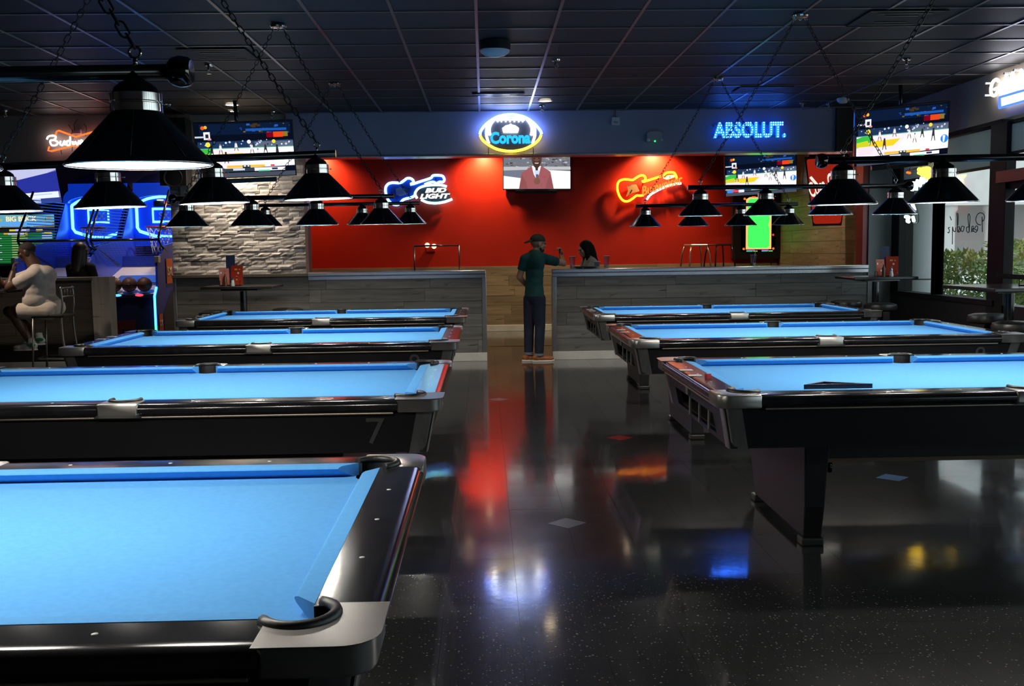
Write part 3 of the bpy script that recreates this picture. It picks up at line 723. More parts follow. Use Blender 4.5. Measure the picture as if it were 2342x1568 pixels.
def make_lamp(label, cx, cyy, zb, tilt=0., dead=(), links=False, knobs=(1, 1)):
    t = thing('billiard_lamp', label, 'lamp', (cx, cyy, zb), 0, 'four-shade lamps hung over the pool tables')
    hb = 1.5*SP+.10
    bar = MB().tube([(-hb, 0, BARZ), (hb, 0, BARZ)], .0185, 18).build('bar', BLACKMETAL, t, rot=(0, -tilt, 0))
    for s in (-1, 1):
        if not knobs[(s+1)//2]: continue
        R = Matrix.Rotation(s*PI/2, 3, 'Y')
        MB().lathe([(.0185, -.022), (.024, -.020), (.034, -.010), (.0375, .006), (.0375, .010), (.034, .028), (.028, .034), (.027, .0345)], 24, (s*hb, 0, BARZ), R=R, m=0
            ).lathe([(.027, .0345), (.0, .030)], 24, (s*hb, 0, BARZ), R=R, m=1).build('end_knob', [mat('black_chrome', (.10, .095, .09), .1, 1.), SHADE_OUT], bar, angle=.6)
    for k in range(4):
        x = (k-1.5)*SP
        sh = link('shade', shade_me, t, (x, 0, x*math.tan(tilt)), (.022, -tilt, 0))
        link('collar', collar_me, sh); link('cap', cap_me, sh); link('rim', rim_me, sh); link('seam', seam_me, sh)
        link('thumb_screw', screw_me, sh, rot=(0, 0, random.uniform(-.6, .9)))
        b = link('bulb', bulb_off if k in dead else bulb_me, sh)
        if k in dead: sh['label'] = 'unlit shade'
    # two chains in a V from the bar to one canopy on the ceiling
    H = CZ-.004-zb
    can = MB().lathe([(.0, 0), (.062, 0), (.064, -.010), (.058, -.020), (.020, -.024), (0, -.024)], 24, (0, 0, H)).build('canopy', CHROME, t, angle=.6)
    for s in (-1, 0, 1):
        MB().tube([(s*.045+.010*math.cos(2*PI*i/10), 0, H-.034+.010*math.sin(2*PI*i/10)) for i in range(10)], .003, 5, closed=True).build('hook', CHROME, can)
    for s in (-1, 1):
        x = s*1.5*SP; z = BARZ+.0185+x*math.tan(tilt)
        MB().tube([(x, 0, z-.004), (x, 0, z+.014)], .006, 8).tube([(x+.014*math.cos(2*PI*i/12), 0, z+.028+.014*math.sin(2*PI*i/12)) for i in range(12)], .0034, 6, closed=True).build('eye_bolt', CHROME, bar if False else t)
        p0 = Vector((x, 0, z+.040)); p1 = Vector((s*.045, 0, H-.045)); n = int((p1-p0).length/.0345); d = (p1-p0).normalized()
        Q = Vector((0, 0, 1)).rotation_difference(d)
        if links:
            chn = link('chain', None, t)
            for i in range(n):
                q = Q @ Matrix.Rotation(PI/2*(i % 2)+.3, 3, 'Z').to_quaternion()
                o = link('chain_link', LINKM, chn, p0+(p1-p0)*((i+.5)/n)+Vector((0, 0, -.03*math.sin(PI*(i+.5)/n))), q.to_euler())
        else:
            b = MB(); vs = [v.co.copy() for v in LINKM.vertices]; fsx = [tuple(p.vertices) for p in LINKM.polygons]
            for i in range(n):
                q = Q @ Matrix.Rotation(PI/2*(i % 2)+.3, 3, 'Z').to_quaternion(); c = p0+(p1-p0)*((i+.5)/n)+Vector((0, 0, -.03*math.sin(PI*(i+.5)/n)))
                b.add([q @ v+c for v in vs], fsx, 0, True)
            o = b.build('chain', CHAINM, t); o['kind'] = 'stuff'
    return t
make_lamp('black four-shade lamp nearest the camera, its big shade filling the upper left', -1.600, 2.51, 1.677, .006, links=True)
make_lamp('black four-shade lamp slightly tilted over the table numbered 7', -1.597, 5.155, 1.709, .028, links=True, knobs=(1, 0))
make_lamp('black four-shade lamp with a round end knob in front of the stone wall', -1.588, 8.23, 1.682, .0, knobs=(1, 0))
make_lamp('black four-shade lamp hanging before the blue guitar sign', -1.553, 11.01, 1.750, .004, knobs=(0, 0))
make_lamp('black four-shade lamp over the table with the red chalk, crossing the windows', 2.595, 5.16, 1.678, .008, links=True)
make_lamp('black four-shade lamp over the table numbered 8', 2.472, 8.0, 1.706, -.004, knobs=(0, 1))
make_lamp('black four-shade lamp with one dead bulb before the red guitar sign', 2.500, 10.92, 1.690, .0, dead=(2,), knobs=(0, 0))

# ------------------------------------------------------------------ ceiling fittings
def downlight(label, x, y, z, power, size=2.2, blend=.7, aim=(0, 0, -1), r=.075, col=(1, .86, .66), es=14, group='recessed downlights'):
    t = thing('downlight', label, 'ceiling light', (x, y, z), 0, group)
    MB().lathe([(r+.018, 0), (r+.016, -.008), (r, -.008), (r-.006, .0)], 24).build('trim_ring', WHITEP, t, angle=.6)
    MB().lathe([(r-.004, -.004), (0, -.004)], 24).build('lens', emit('warm_lens', (1., .78, .50), es), t)
    if power:
        ld = bpy.data.lights.new('downlight_beam', 'SPOT'); ld.energy = power; ld.color = col; ld.spot_size = size; ld.spot_blend = blend; ld.shadow_soft_size = .05
        lo = bpy.data.objects.new('beam', ld); C.objects.link(lo); lo.parent = t; lo.location = (0, 0, -.03)
        lo.rotation_euler = Vector(aim).to_track_quat('-Z', 'Y').to_euler()
    return t
downlight('lit recessed downlight above the oval football sign', .764, 12.45, CZ-.004, 30, 2.0)
downlight('lit recessed downlight out on the ceiling before the stone wall', -3.005, 12.53, CZ-.004, 60, 1.9, .6, (0, .35, -1))
downlight('small lit downlight close above the television at the stone wall', -3.12, 13.08, CZ-.004, 380, 1.15, .9, (.0, .17, -1), .05)
for x, p, l in ((-2.85, 55, 'downlight over the red wall beside the stone wall, behind the soffit'), (.02, 80, 'downlight washing the red wall left of the wall television, behind the soffit'), (3.05, 110, 'downlight washing the red wall above the red guitar sign, behind the soffit')):
    downlight(l, x, 17.99, CZ-.004, p*2.6, 2.3, .9, (0, .35, -1), .06, (1, .74, .36))
for x, y, p, l in ((-.3, 15.6, 150, 'back room downlight over the gap in the counter'), (2.2, 15.6, 150, 'back room downlight over the seated woman'), (4.2, 15.4, 90, 'back room downlight near the cup shaped sign')):
    downlight(l, x, y, CZ-.004, p, 2.3, .8, (0, .12, -1), .07, (1, .80, .55))
downlight('downlight over the man in white, above the frame', -6.5, 11.2, CZ-.004, 270, 1.7, .8, (.15, .10, -1), .07, (1, .80, .62))
downlight('warm downlight in the arcade beside the hoop games', -4.35, 16.6, CZ-.004, 230, 2.6, .8, (0, .1, -1), .07, (1, .76, .48))
downlight('added unseen downlight over the ball ramps of the hoop games', -5.2, 14.3, CZ-.004, 110, 1.8, .8, (-.1, .2, -1), .07, (1, .85, .7))  # extra lamp out of sight, added to brighten the hoop games
def sprinkler(label, x, y):
    t = thing('sprinkler', label, 'sprinkler', (x, y, CZ-.003), 0, 'sprinkler heads and spots on the dark ceiling')
    MB().lathe([(0, 0), (.042, 0), (.040, -.012), (.016, -.016), (.014, -.05), (.0, -.052)], 20).build('body', CHROME, t, angle=.6)
    for s in (-1, 1): MB().tube([(s*.013, 0, -.04), (s*.018, 0, -.062), (0, 0, -.082)], .003, 6).build('frame_arm', CHROME, t)
    MB().lathe([(0, -.082), (.022, -.083), (.022, -.086), (0, -.087)], 16).build('deflector', CHROME, t, angle=.6)
for l, x, y in (('chrome sprinkler right of the ceiling speaker dome', .709, 9.80), ('chrome sprinkler just in front of the soffit above the oval sign', .751, 12.9),
        ('chrome sprinkler on the ceiling between the left lamps and the dark vent', -2.581, 9.92), ('chrome sprinkler under the right ceiling beside the hanging chain', 4.113, 9.94),
        ('chrome sprinkler at the far left above the red bow tie sign', -5.856, 12.87), ('chrome sprinkler above the blue letter sign', 4.016, 12.87), ('chrome sprinkler close beside the smoke detector', 4.397, 13.0),
        ('chrome sprinkler over the television at the stone wall', -2.659, 13.2)):
    sprinkler(l, x, y)
t = thing('ceiling_speaker', 'round pale dome hanging under the ceiling near the middle', 'speaker', (.12, 8.95, CZ-.004))
MB().lathe([(0, 0), (.135, 0), (.135, -.07), (.125, -.075)], 32).build('can', BLACKP, t, angle=.6)
MB().lathe([(.128, -.072), (.122, -.09), (.09, -.112), (.045, -.124), (0, -.127)], 32).build('dome', mat('dome_white', (.60, .66, .75), .4), t)
t = thing('smoke_detector', 'white smoke detector on the ceiling by the dark pipe', 'smoke detector', (4.401, 12.5, CZ-.004))
MB().lathe([(0, 0), (.075, 0), (.075, -.02), (.06, -.045), (0, -.05)], 28).build('housing', WHITEP, t, angle=.6)
MB().lathe([(.05, -.047), (.045, -.058), (0, -.058)], 20).build('sensor_cap', WHITEP, t, angle=.6)
for l, x, y, sx, sy in (('long dark slot vent in front of the oval sign', .193, 11.9, .6, .14), ('dark square vent on the ceiling left of the chains', -2.36, 9.40, .6, .55), ('dark vent in the blue lit part of the ceiling', 3.2, 11.75, .6, .45), ('dark square vent in the ceiling at the upper right', 3.28, 8.15, .6, .55)):
    t = thing('ceiling_vent', l, 'vent', (x, y, CZ-.004), 0, 'dark air vents in the ceiling')
    MB().bb((-sx/2, -sy/2, -.006), (sx/2, sy/2, .0)).build('plate', mat('vent_dark', (.006, .006, .008), .6), t)
    n = 3
    for k in range(n):
        q = sy/2*(1-.85*k/n); r = sx/2*(1-.85*k/n)
        MB().bb((-r, -q, -.010), (r, -q+.012, -.006)).build('louver', BLACKP, t); MB().bb((-r, q-.012, -.010), (r, q, -.006)).build('louver', BLACKP, t)
t = thing('motion_sensor', 'small white sensor box on the soffit right of the oval sign', 'sensor', (1.737, W0-.03, 3.109))
MB().bb((-.052, -.02, -.05), (.052, .03, .05)).build('housing', WHITEP, t, bevel=.008); MB().bb((-.03, -.024, -.03), (.03, -.02, .0)).build('lens', mat('sensor_lens', (.3, .32, .36), .3), t)
MB().tube([(.0, .0, .05), (-.005, .01, .10), (0, .02, .14)], .004, 6).build('cable', BLACKP, t)
t = thing('alarm_unit', 'white alarm unit with a green light on the soffit', 'alarm', (2.245, W0, 2.905))
MB().loft([(-.10, 0, -.07), (.10, 0, -.07), (.10, 0, .05), (.07, 0, .075), (-.07, 0, .075), (-.10, 0, .05)], [(-.09, -.06, -.06), (.09, -.06, -.06), (.09, -.06, .04), (.06, -.06, .06), (-.06, -.06, .06), (-.09, -.06, .04)]).build('housing', mat('alarm_grey', (.30, .31, .34), .45), t, bevel=.006)
for s in (-1, 1): MB().ell((s*.085, -.055, -.045), (.022, .016, .022), 12, 8).build('lamp_eye', WHITEP, t)
MB().ell((0, -.062, -.062), .010, 10, 8).build('indicator', emit('green_led', (.02, 1, .15), 5), t)
# ------------------------------------------------------------------ neon signs, drawn on their own wall plane
def Zm(ox, oy, s): return lambda x, y: (ox+x/s, oy+y/s)
def plane_y(Y): return lambda px, py: at_y(px, py, Y)
def neon(name, P, zz, paths, r, m, parent, n=4, sm=True, closed=False, seg=8):
    b = MB()
    for pth in paths:
        pts = [P(*zz(*p)) for p in pth]
        if sm: pts = smooth_path(pts, n, closed)
        b.tube(pts, r, seg, closed=closed)
    return b.build(name, m, parent)
def plate(name, P, zz, poly, m, parent, th=.01, back=.02):
    pts = [P(*zz(*p)) for p in poly]; off = Vector((0, back, 0)); A = [p+off for p in pts]; B = [p+off+Vector((0, th, 0)) for p in pts]
    return MB().loft(A, B).build(name, m, parent)
N_BLUE = emit('neon_blue', (.07, .22, 1.), 28); N_ICE = emit('neon_ice', (.30, .75, 1.), 9); N_WHITE = emit('neon_white', (.86, .92, 1.), 12)
N_RED = emit('neon_red', (1., .085, .012), 3.2); N_ORANGE = emit('neon_orange', (1., .33, .01), 7.0); N_YEL = emit('neon_yellow', (1., .62, .03), 6)
N_CYAN = emit('letter_cyan', (.02, .42, 1.), 1.6); N_SCRIPT = emit('script_orange', (1., .17, .02), 2.4)
SMOKE = mat('smoked_backing', (.03, .035, .05), .3)
# oval football sign
Yc = W0-.09; P = plane_y(Yc); z = Zm(1060, 230, 5.576)
t = thing('football_sign', 'oval football neon sign, blue above and yellow below, on the soffit', 'neon sign')
topc = [(212, 430), (222, 385), (290, 300), (400, 222), (500, 188), (602, 178), (700, 188), (805, 222), (910, 300), (982, 385), (994, 425)]
botc = [(212, 440), (240, 495), (300, 550), (400, 608), (500, 636), (602, 646), (700, 636), (800, 608), (905, 550), (966, 490), (990, 435)]
neon('upper_tube', P, z, [topc], .017, N_BLUE, t); neon('lower_tube', P, z, [botc], .017, N_YEL, t)
mir = lambda p: [(1204-x, y) for x, y in p]
A1 = [(400, 235), (350, 300), (330, 370), (342, 440)]; B1 = [(350, 265), (300, 340), (292, 440), (325, 545)]; B2 = [(372, 250), (322, 340), (312, 440)]
for pth in (A1, B1, B2, mir(A1), mir(B1), mir(B2)): neon('stripe_tube', P, z, [pth], .015, N_WHITE, t)
lace = [[(415, 225), (602, 212), (790, 225)], [(415, 250), (602, 240), (780, 250)]]+[[(x, 235), (x, 272)] for x in (437, 485, 540, 595, 650, 705, 755)]
neon('lacing_tube', P, z, lace, .009, N_WHITE, t)
crown = [(510, 408), (694, 408), (704, 370), (706, 350), (662, 318), (622, 308), (602, 294), (582, 308), (540, 318), (496, 350), (500, 370)]
o = plate('crown', P, z, crown, N_WHITE, t, .015, -.01)
c0 = P(*z(598, 475)); text('Corona', N_CYAN, t, (c0.x, Yc-.02, c0.z), (1, 0, 0), (0, 0, 1), .52, .155, .02, .045).name = 'brand_lettering'
foot = [(205, 430), (290, 310), (400, 230), (602, 185), (800, 230), (915, 310), (998, 430), (900, 550), (800, 606), (602, 645), (400, 606), (300, 550)]
plate('backing_panel', P, z, foot, SMOKE, t, .008, .05)
for x in (320, 890): MB().tube([P(*z(x, 600)), P(*z(x, 690))], .005, 6).build('cable', BLACKP, t)
rebase(t, (.42, Yc, 2.98))
# blue letter sign with bulbs
Ya = W0-.06; p0, p1 = at_y(1632, 298, Ya), at_y(1797, 296, Ya); cx = (p0.x+p1.x)/2
t = thing('letter_sign', 'blue letter sign studded with small bulbs on the soffit', 'sign')
W_, H_ = p1.x-p0.x, .205; ax = Vector((1, 0, 0)); org = Vector((cx, Ya, 2.975))
lt = text('ABSOLUT.', emit('letter_blue', (.008, .13, 1.), 3.2), t, org, (1, 0, 0), (0, 0, 1), W_, H_, .05, .034); lt.name = 'letters'
me = lt.data; me.calc_loop_triangles(); tris = [[me.vertices[i].co for i in q.vertices] for q in me.loop_triangles if q.normal.y < -.9]
dots = MB()
def inside(x, z_):
    for a, b_, c in tris:
        d1 = (x-b_.x)*(a.z-b_.z)-(a.x-b_.x)*(z_-b_.z); d2 = (x-c.x)*(b_.z-c.z)-(b_.x-c.x)*(z_-c.z); d3 = (x-a.x)*(c.z-a.z)-(c.x-a.x)*(z_-a.z)
        if (d1 >= 0) == (d2 >= 0) == (d3 >= 0) or (d1 <= 0 and d2 <= 0 and d3 <= 0): return True
    return False
k = 0; zz_ = org.z-H_/2+.012
bulbm = emit('sign_bulb', (.04, .17, 1.), 32)
while zz_ < org.z+H_/2:
    x = p0.x+.01
    while x < p1.x:
        if inside(x, zz_) and inside(x-.008, zz_) and inside(x+.008, zz_): dots.ell((x, Ya-.028, zz_), .0085, 6, 4); x += .030
        else: x += .006
    zz_ += .030
tag(dots.build('bulbs', bulbm, t), kind='stuff')
for dz in (-.06, .06): MB().bb((p0.x+.01, Ya+.027, org.z+dz-.01), (p1.x-.06, Ya+.06, org.z+dz+.01)).build('mounting_rail', NAVY, t)
rebase(t, (cx, W0, 2.86))
# blue guitar sign on the red wall
Yg = WB-.10; P = plane_y(Yg); z = Zm(860, 380, 11.71)
t = thing('guitar_sign', 'blue neon guitar sign with white lettering on the red wall', 'neon sign')
g1 = [(300, 840), (262, 720), (255, 620), (270, 540), (340, 465), (450, 440), (560, 445), (660, 440), (740, 390), (820, 330), (890, 320), (960, 345), (1005, 400), (985, 445), (925, 480)]
g2 = [(915, 485), (1000, 470), (1200, 405), (1460, 320), (1530, 250), (1700, 245), (1790, 270), (1830, 360), (1790, 420), (1700, 420), (1630, 460)]
g3 = [(300, 840), (345, 930), (430, 1000), (510, 1030), (590, 1025), (670, 960), (720, 905), (800, 870), (900, 850), (1000, 810), (1040, 770)]
neon('guitar_tube', P, z, [g1, g2, g3], .022, emit('neon_guitar', (.10, .36, 1.), 12), t)
o1 = [(1100, 860), (1050, 760), (1060, 690), (1130, 600), (1250, 540), (1400, 510), (1600, 500), (1750, 505), (1890, 545)]; o2 = [(1300, 490), (1420, 440), (1540, 420), (1625, 475)]; o3 = [(1210, 895), (1350, 960), (1500, 985), (1650, 985), (1850, 950), (2040, 880)]
neon('oval_tube', P, z, [o1, o2, o3], .020, emit('neon_aqua', (.25, .80, 1.), 8), t)
body = [(300, 840), (270, 560), (350, 475), (660, 450), (820, 345), (950, 350), (990, 410), (920, 490), (1480, 320), (1550, 270), (1780, 280), (1800, 400), (1600, 450), (1250, 560), (1080, 680), (1040, 780), (720, 890), (600, 1010), (480, 1020), (360, 930)]
plate('guitar_body', P, z, body, mat('guitar_blue', (.012, .03, .16), .35), t, .012, .03)
plate('pickguard', P, z, [(520, 600), (650, 560), (800, 620), (850, 740), (640, 800), (540, 760)], mat('pickguard_grey', (.22, .24, .36), .4), t, .008, .015)
for body_, zx, zy, wd, hh in (('BUD', 1600, 645, 560, 120), ('LIGHT', 1580, 800, 800, 130)):
    c0 = P(*z(zx, zy)); s = WB/CF/11.71
    text(body_, emit('white_letter', (1, .97, .9), 1.5), t, (c0.x, Yg-.01, c0.z), (1, 0, .01), (0, 0, 1), wd*s, hh*s, .03, .045, .25).name = 'brand_lettering'
plate('oval_plate', P, z, [(1120, 720), (1250, 560), (1500, 520), (1850, 560), (1960, 720), (1990, 860), (1650, 960), (1400, 950), (1180, 870)], SMOKE, t, .008, .025)
for x, y in ((420, 700), (900, 600), (1600, 350), (1500, 900)): c0 = P(*z(x, y)); MB().tube([c0, (c0.x, WB, c0.z)], .012, 6).build('standoff', BLACKP, t)
rebase(t, (-1.2, Yg, 2.1))
# red guitar sign
P = plane_y(Yg); z = Zm(1380, 370, 9.22)
t = thing('guitar_sign', 'orange neon guitar sign with a white curved tube on the red wall', 'neon sign')
g1 = [(850, 700), (770, 712), (700, 710), (620, 770), (540, 820), (470, 832), (400, 800), (340, 720), (300, 600), (295, 500), (330, 410), (420, 370), (520, 370), (620, 380), (700, 330), (780, 288), (850, 290), (890, 340), (870, 390), (812, 412)]
g2 = [(830, 425), (1000, 372), (1210, 305)]; g3 = [(1270, 285), (1330, 232), (1480, 225), (1535, 300), (1545, 350)]
neon('guitar_tube', P, z, [g1, g2, g3], .020, N_ORANGE, t)
neon('curved_tube', P, z, [[(910, 790), (980, 700), (1050, 650), (1200, 570), (1400, 490), (1640, 450)]], .020, emit('neon_cool_white', (.75, .93, 1.), 7), t)
plate('pickguard', P, z, [(500, 490), (700, 470), (770, 620), (620, 650), (480, 740), (520, 600)], mat('tan_guard', (.30, .16, .08), .4), t, .008, .015)
plate('headstock', P, z, [(1255, 290), (1330, 262), (1500, 270), (1510, 320), (1340, 375), (1265, 350)], mat('headstock_lit_cream', (.72, .62, .40), .4), t, .008, .0)  # pale cream stands in for downlight striking the headstock
c0 = P(*z(1230, 490)); s = WB/CF/9.22
text('Budweiser', N_SCRIPT, t, (c0.x, Yg-.01, c0.z), (1, 0, .30), (-.30, 0, 1), 900*s, 190*s, .03, .012, .35).name = 'brand_lettering'
for x, y in ((600, 600), (850, 450), (1400, 320)): c0 = P(*z(x, y)); MB().tube([c0, (c0.x, WB, c0.z)], .012, 6).build('standoff', BLACKP, t)
rebase(t, (2.4, Yg, 2.1))
# red bow tie sign on the left soffit
Yb = W0-.07; P = plane_y(Yb); z = Zm(0, 220, 4.611)
t = thing('bow_tie_sign', 'red bow tie neon sign with white script, partly hidden by the big shade', 'neon sign')
neon('bow_tie_tube', P, z, [[(520, 530), (508, 572), (545, 578), (780, 520), (1040, 582), (1075, 565), (1060, 420), (1066, 362), (1030, 362), (800, 428), (620, 362), (598, 372), (585, 410)]], .011, N_RED, t, sm=False)
scr = [[(495, 455), (510, 425), (560, 415), (590, 430), (570, 460), (530, 470), (545, 515), (590, 515), (610, 485), (580, 465)], [(640, 470), (635, 505), (660, 515), (680, 470), (685, 515)], [(740, 425), (735, 515), (705, 510), (705, 475), (735, 470)], [(765, 475), (775, 512), (795, 480), (815, 512), (835, 465)],
       [(845, 495), (870, 475), (855, 465), (843, 490), (860, 512), (885, 500)], [(900, 470), (900, 510)], [(925, 465), (945, 480), (925, 505), (955, 505)], [(965, 490), (985, 470), (970, 465), (962, 495), (985, 508)], [(1005, 470), (1008, 508), (1015, 470), (1035, 468)]]
neon('script_tube', P, z, scr, .011, emit('neon_script', (1., .93, .88), 6), t)
for pth in [[(720, 300), (760, 360), (745, 420)], [(880, 290), (910, 330), (900, 420)], [(640, 560), (650, 610)], [(770, 430), (760, 580)], [(820, 240), (780, 300), (790, 360)]]: neon('wire_frame', P, z, [pth], .004, BLACKMETAL, t)
c0 = P(*z(800, 370)); MB().box((c0.x, Yb+.03, c0.z), (.11, .05, .06)).build('transformer', WHITEP, t, bevel=.008)
rebase(t, (P(*z(790, 470)).x, Yb, P(*z(790, 470)).z))
# script sign over the right windows, on the wall at WX (runs along -y)
Xs = WX-.07; z = Zm(2040, 130, 7.755); P = lambda px, py: at_x(px, py, Xs)
t = thing('script_sign', 'white neon script sign with a blue edged panel over the windows', 'neon sign')
scr = [[(1890, 430), (1850, 400), (1790, 450), (1755, 570), (1770, 670), (1830, 680), (1870, 620), (1870, 560), (1820, 575)], [(1930, 460), (1905, 560), (1930, 640), (1960, 560), (1935, 460)],
       [(1990, 600), (2030, 330), (2080, 570), (2135, 300), (2150, 320)], [(2170, 370), (2160, 480), (2195, 560), (2220, 450), (2185, 365)], [(2240, 520), (2290, 250), (2300, 300), (2270, 500), (2310, 510)],
       [(2320, 440), (2365, 400), (2350, 350), (2325, 400), (2335, 480), (2385, 460)], [(2440, 310), (2405, 340), (2450, 390), (2400, 430)]]
neon('script_tube', P, z, scr, .016, emit('neon_bright_white', (1., .97, .95), 11), t)
q = [P(*z(1905, 720)), P(*z(2560, 530)), P(*z(2560, 720)), P(*z(1905, 905))]
b = MB(); b.loft([p+Vector((.02, 0, 0)) for p in q], [p+Vector((.035, 0, 0)) for p in q]); b.build('lit_panel', emit('lit_white_panel', (.80, .88, 1.), 2.6), t)
MB().tube(q, .012, 8, closed=True).build('edge_tube', emit('neon_deep_blue', (.02, .06, 1.), 6), t)
for x, y in ((1700, 470), (1690, 685), (2040, 295), (2210, 235)): c0 = P(*z(x, y)); MB().box(c0, (.06, .025, .02)).build('standoff', WHITEP, t)
rebase(t, q[0])
# yellow and white neon sign hanging in the corner window
Xw = WX-.12; z = Zm(2040, 360, 7.755); P = lambda px, py: at_x(px, py, Xw)
t = thing('window_sign', 'neon sign with a yellow cluster and white letters in the corner window', 'neon sign')
neon('yellow_tube', P, z, [[(480, 200), (500, 230), (475, 210)], [(540, 205), (600, 195), (660, 200), (630, 240), (560, 230)], [(475, 270), (520, 285), (540, 310)], [(600, 270), (650, 260), (665, 320), (620, 360), (595, 300), (640, 290)]], .022, N_YEL, t)
neon('letter_tube', P, z, [[(330, 480), (325, 580)], [(380, 430), (360, 590)], [(430, 580), (450, 410), (500, 500), (520, 370), (560, 450)], [(560, 370), (610, 380), (600, 420)], [(340, 780), (370, 840), (400, 930)], [(240, 1050), (300, 1060), (270, 1120), (300, 1140)], [(370, 1050), (390, 1130)]], .020, emit('neon_green_white', (.70, 1., .86), 6), t)
neon('red_tube', P, z, [[(270, 265), (320, 275)]], .014, N_RED, t)
neon('hanger', P, z, [[(250, 240), (420, 200), (700, 90)], [(430, 860), (470, 1000), (465, 1150), (380, 1160)]], .005, BLACKMETAL, t)
for x in (300, 560): c0 = P(*z(x, 240)); MB().tube([c0, (WX+.02, c0.y, 2.74)], .004, 5).build('hanging_wire', BLACKMETAL, t)
rebase(t, P(*z(450, 600)))
# dark lettering on the pane, reading from outside (mirrored from in here)
P = lambda px, py: at_x(px, py, WX+.078)
L = [[(1605, 1320), (1600, 1050), (1608, 1130), (1640, 1080), (1630, 1010), (1570, 980), (1510, 1020), (1490, 1110), (1520, 1180), (1575, 1195)],
     [(1515, 1290), (1470, 1270), (1490, 1215), (1520, 1225), (1515, 1290), (1485, 1325), (1450, 1300)], [(1450, 1220), (1420, 1225), (1415, 1290), (1440, 1310), (1450, 1240), (1405, 1320)],
     [(1370, 1320), (1385, 1060), (1365, 1000), (1350, 1060), (1370, 1310), (1330, 1310), (1325, 1240), (1365, 1230)], [(1285, 1230), (1260, 1310), (1225, 1290), (1240, 1220), (1285, 1230)],
     [(1200, 1240), (1215, 1300), (1175, 1320), (1165, 1240), (1200, 1235), (1165, 1320), (1160, 1060), (1150, 1000), (1175, 1010), (1170, 1200)], [(1130, 1240), (1125, 1310), (1090, 1300), (1075, 1240), (1072, 1540)], [(1025, 1240), (1000, 1250), (1020, 1290), (1010, 1335), (990, 1325)], [(1030, 1045), (1055, 1110)]]
t = thing('window_lettering', 'dark handwritten shop name lettering on the window pane', 'lettering')
neon('lettering', P, z, L, .0052, mat('vinyl_brown', (.035, .02, .018), .5), t, n=4, seg=6)
rebase(t, P(*z(1300, 1250)))

# ------------------------------------------------------------------ televisions
def pic(polys):
    b = MB()
    for k, (p, c) in enumerate(polys):
        if len(p) == 4 and not isinstance(p[0], tuple): x0, y0, x1, y1 = p; p = [(x0, y0), (x1, y0), (x1, y1), (x0, y1)]
        d = -.0004*(k+1); b.add([(x-.5, d, .5-y) for x, y in p], [tuple(range(len(p)))], 0, False, c)
    return b
def disc(cx, cyy, r, asp=1.78, n=14): return [(cx+r*math.cos(2*PI*i/n)/asp, cyy+r*math.sin(2*PI*i/n)) for i in range(n)]
def sitter(x, y, h, c1, c2):   # a small player: body and legs
    return [([(x-.010, y-h), (x+.010, y-h), (x+.016, y-h*.45), (x-.016, y-h*.45)], c1), ([(x-.014, y-h*.48), (x-.004, y-h*.48), (x-.016, y), (x-.022, y)], c2), ([(x+.004, y-h*.48), (x+.014, y-h*.48), (x+.024, y), (x+.016, y)], c2), (disc(x, y-h*1.08, h*.10), c2)]
rnd = random.Random(3)
game = [((0, 0, 1, 1), (.002, .004, .012)), ((.05, .02, .98, .22), (.003, .010, .035))]
for k in range(26): x = rnd.uniform(.45, .97); y = rnd.uniform(.02, .20); s = rnd.uniform(.01, .04); game.append(((x, y, x+s, y+s), rnd.choice([(.01, .05, .30), (.20, .12, .02), (.02, .10, .45), (.05, .03, .01)])))
game += [((.52, .12, .94, .165), (.01, .09, .42)), ((.80, .19, .90, .29), (.75, .06, .01)), ((.73, .20, .80, .29), (.20, .0, .01)), ((.90, .19, .95, .28), (.25, .16, .02)),
         ((.02, .34, 1, .47), (.012, .035, .10)), ((.60, .36, 1, .47), (.10, .13, .20))]
for k in range(30): x = rnd.uniform(.02, .98); y = rnd.uniform(.33, .43); game.append((disc(x, y, rnd.uniform(.008, .022)), rnd.choice([(.7, .8, .9), (.35, .5, .7), (.05, .05, .1), (.5, .6, .8)])))
game += [(disc(.545, .36, .036), (.85, .95, 1.)), ([(.0, .46), (1, .46), (1, .82), (.0, .86)], (.90, .80, .86)), ((.0, .46, 1, .475), (.12, .42, .28)), ([(.55, .475), (1, .475), (1, .80), (.42, .82)], (1., .97, 1.)),
         ([(.0, .50), (.07, .47), (.18, .47), (.14, .60), (.0, .62)], (.04, .50, .06)), ([(.0, .58), (.12, .55), (.15, .66), (.0, .68)], (.60, .62, .02)), ([(.16, .57), (.48, .56), (.40, .68), (.14, .69)], (1., .62, .02)), ([(.02, .66), (.20, .66), (.17, .80), (.02, .82)], (.85, .72, .80)),
         ((.09, .16, .155, .30), (.85, .88, .92)), ((.108, .20, .14, .27), (.02, .02, .03)), ((.0, .235, .10, .265), (.55, .62, .75)), ((.13, .28, .165, .31), (.8, .3, .3)), (disc(.085, .085, .035), (.85, .10, .01)), (disc(.115, .075, .03), (.9, .45, .02)),
         (disc(.125, .39, .045), (.95, .75, .05)), (disc(.80, .365, .035), (.95, .70, .05)), (disc(.955, .64, .075), (.03, .22, .85)), ([(.935, .58), (.965, .58), (.955, .70), (.94, .70)], (.8, .9, 1.))]
for x, y, h, c in ((.25, .58, .17, 1), (.41, .52, .14, 1), (.57, .58, .16, 1), (.63, .66, .15, 1), (.71, .58, .14, 0), (.83, .66, .20, 0), (.16, .64, .20, 0), (.30, .74, .18, 0)):
    game += sitter(x, y, h, (.75, .76, .80) if c else (.03, .03, .05), (.25, .14, .10) if c else (.02, .02, .03))
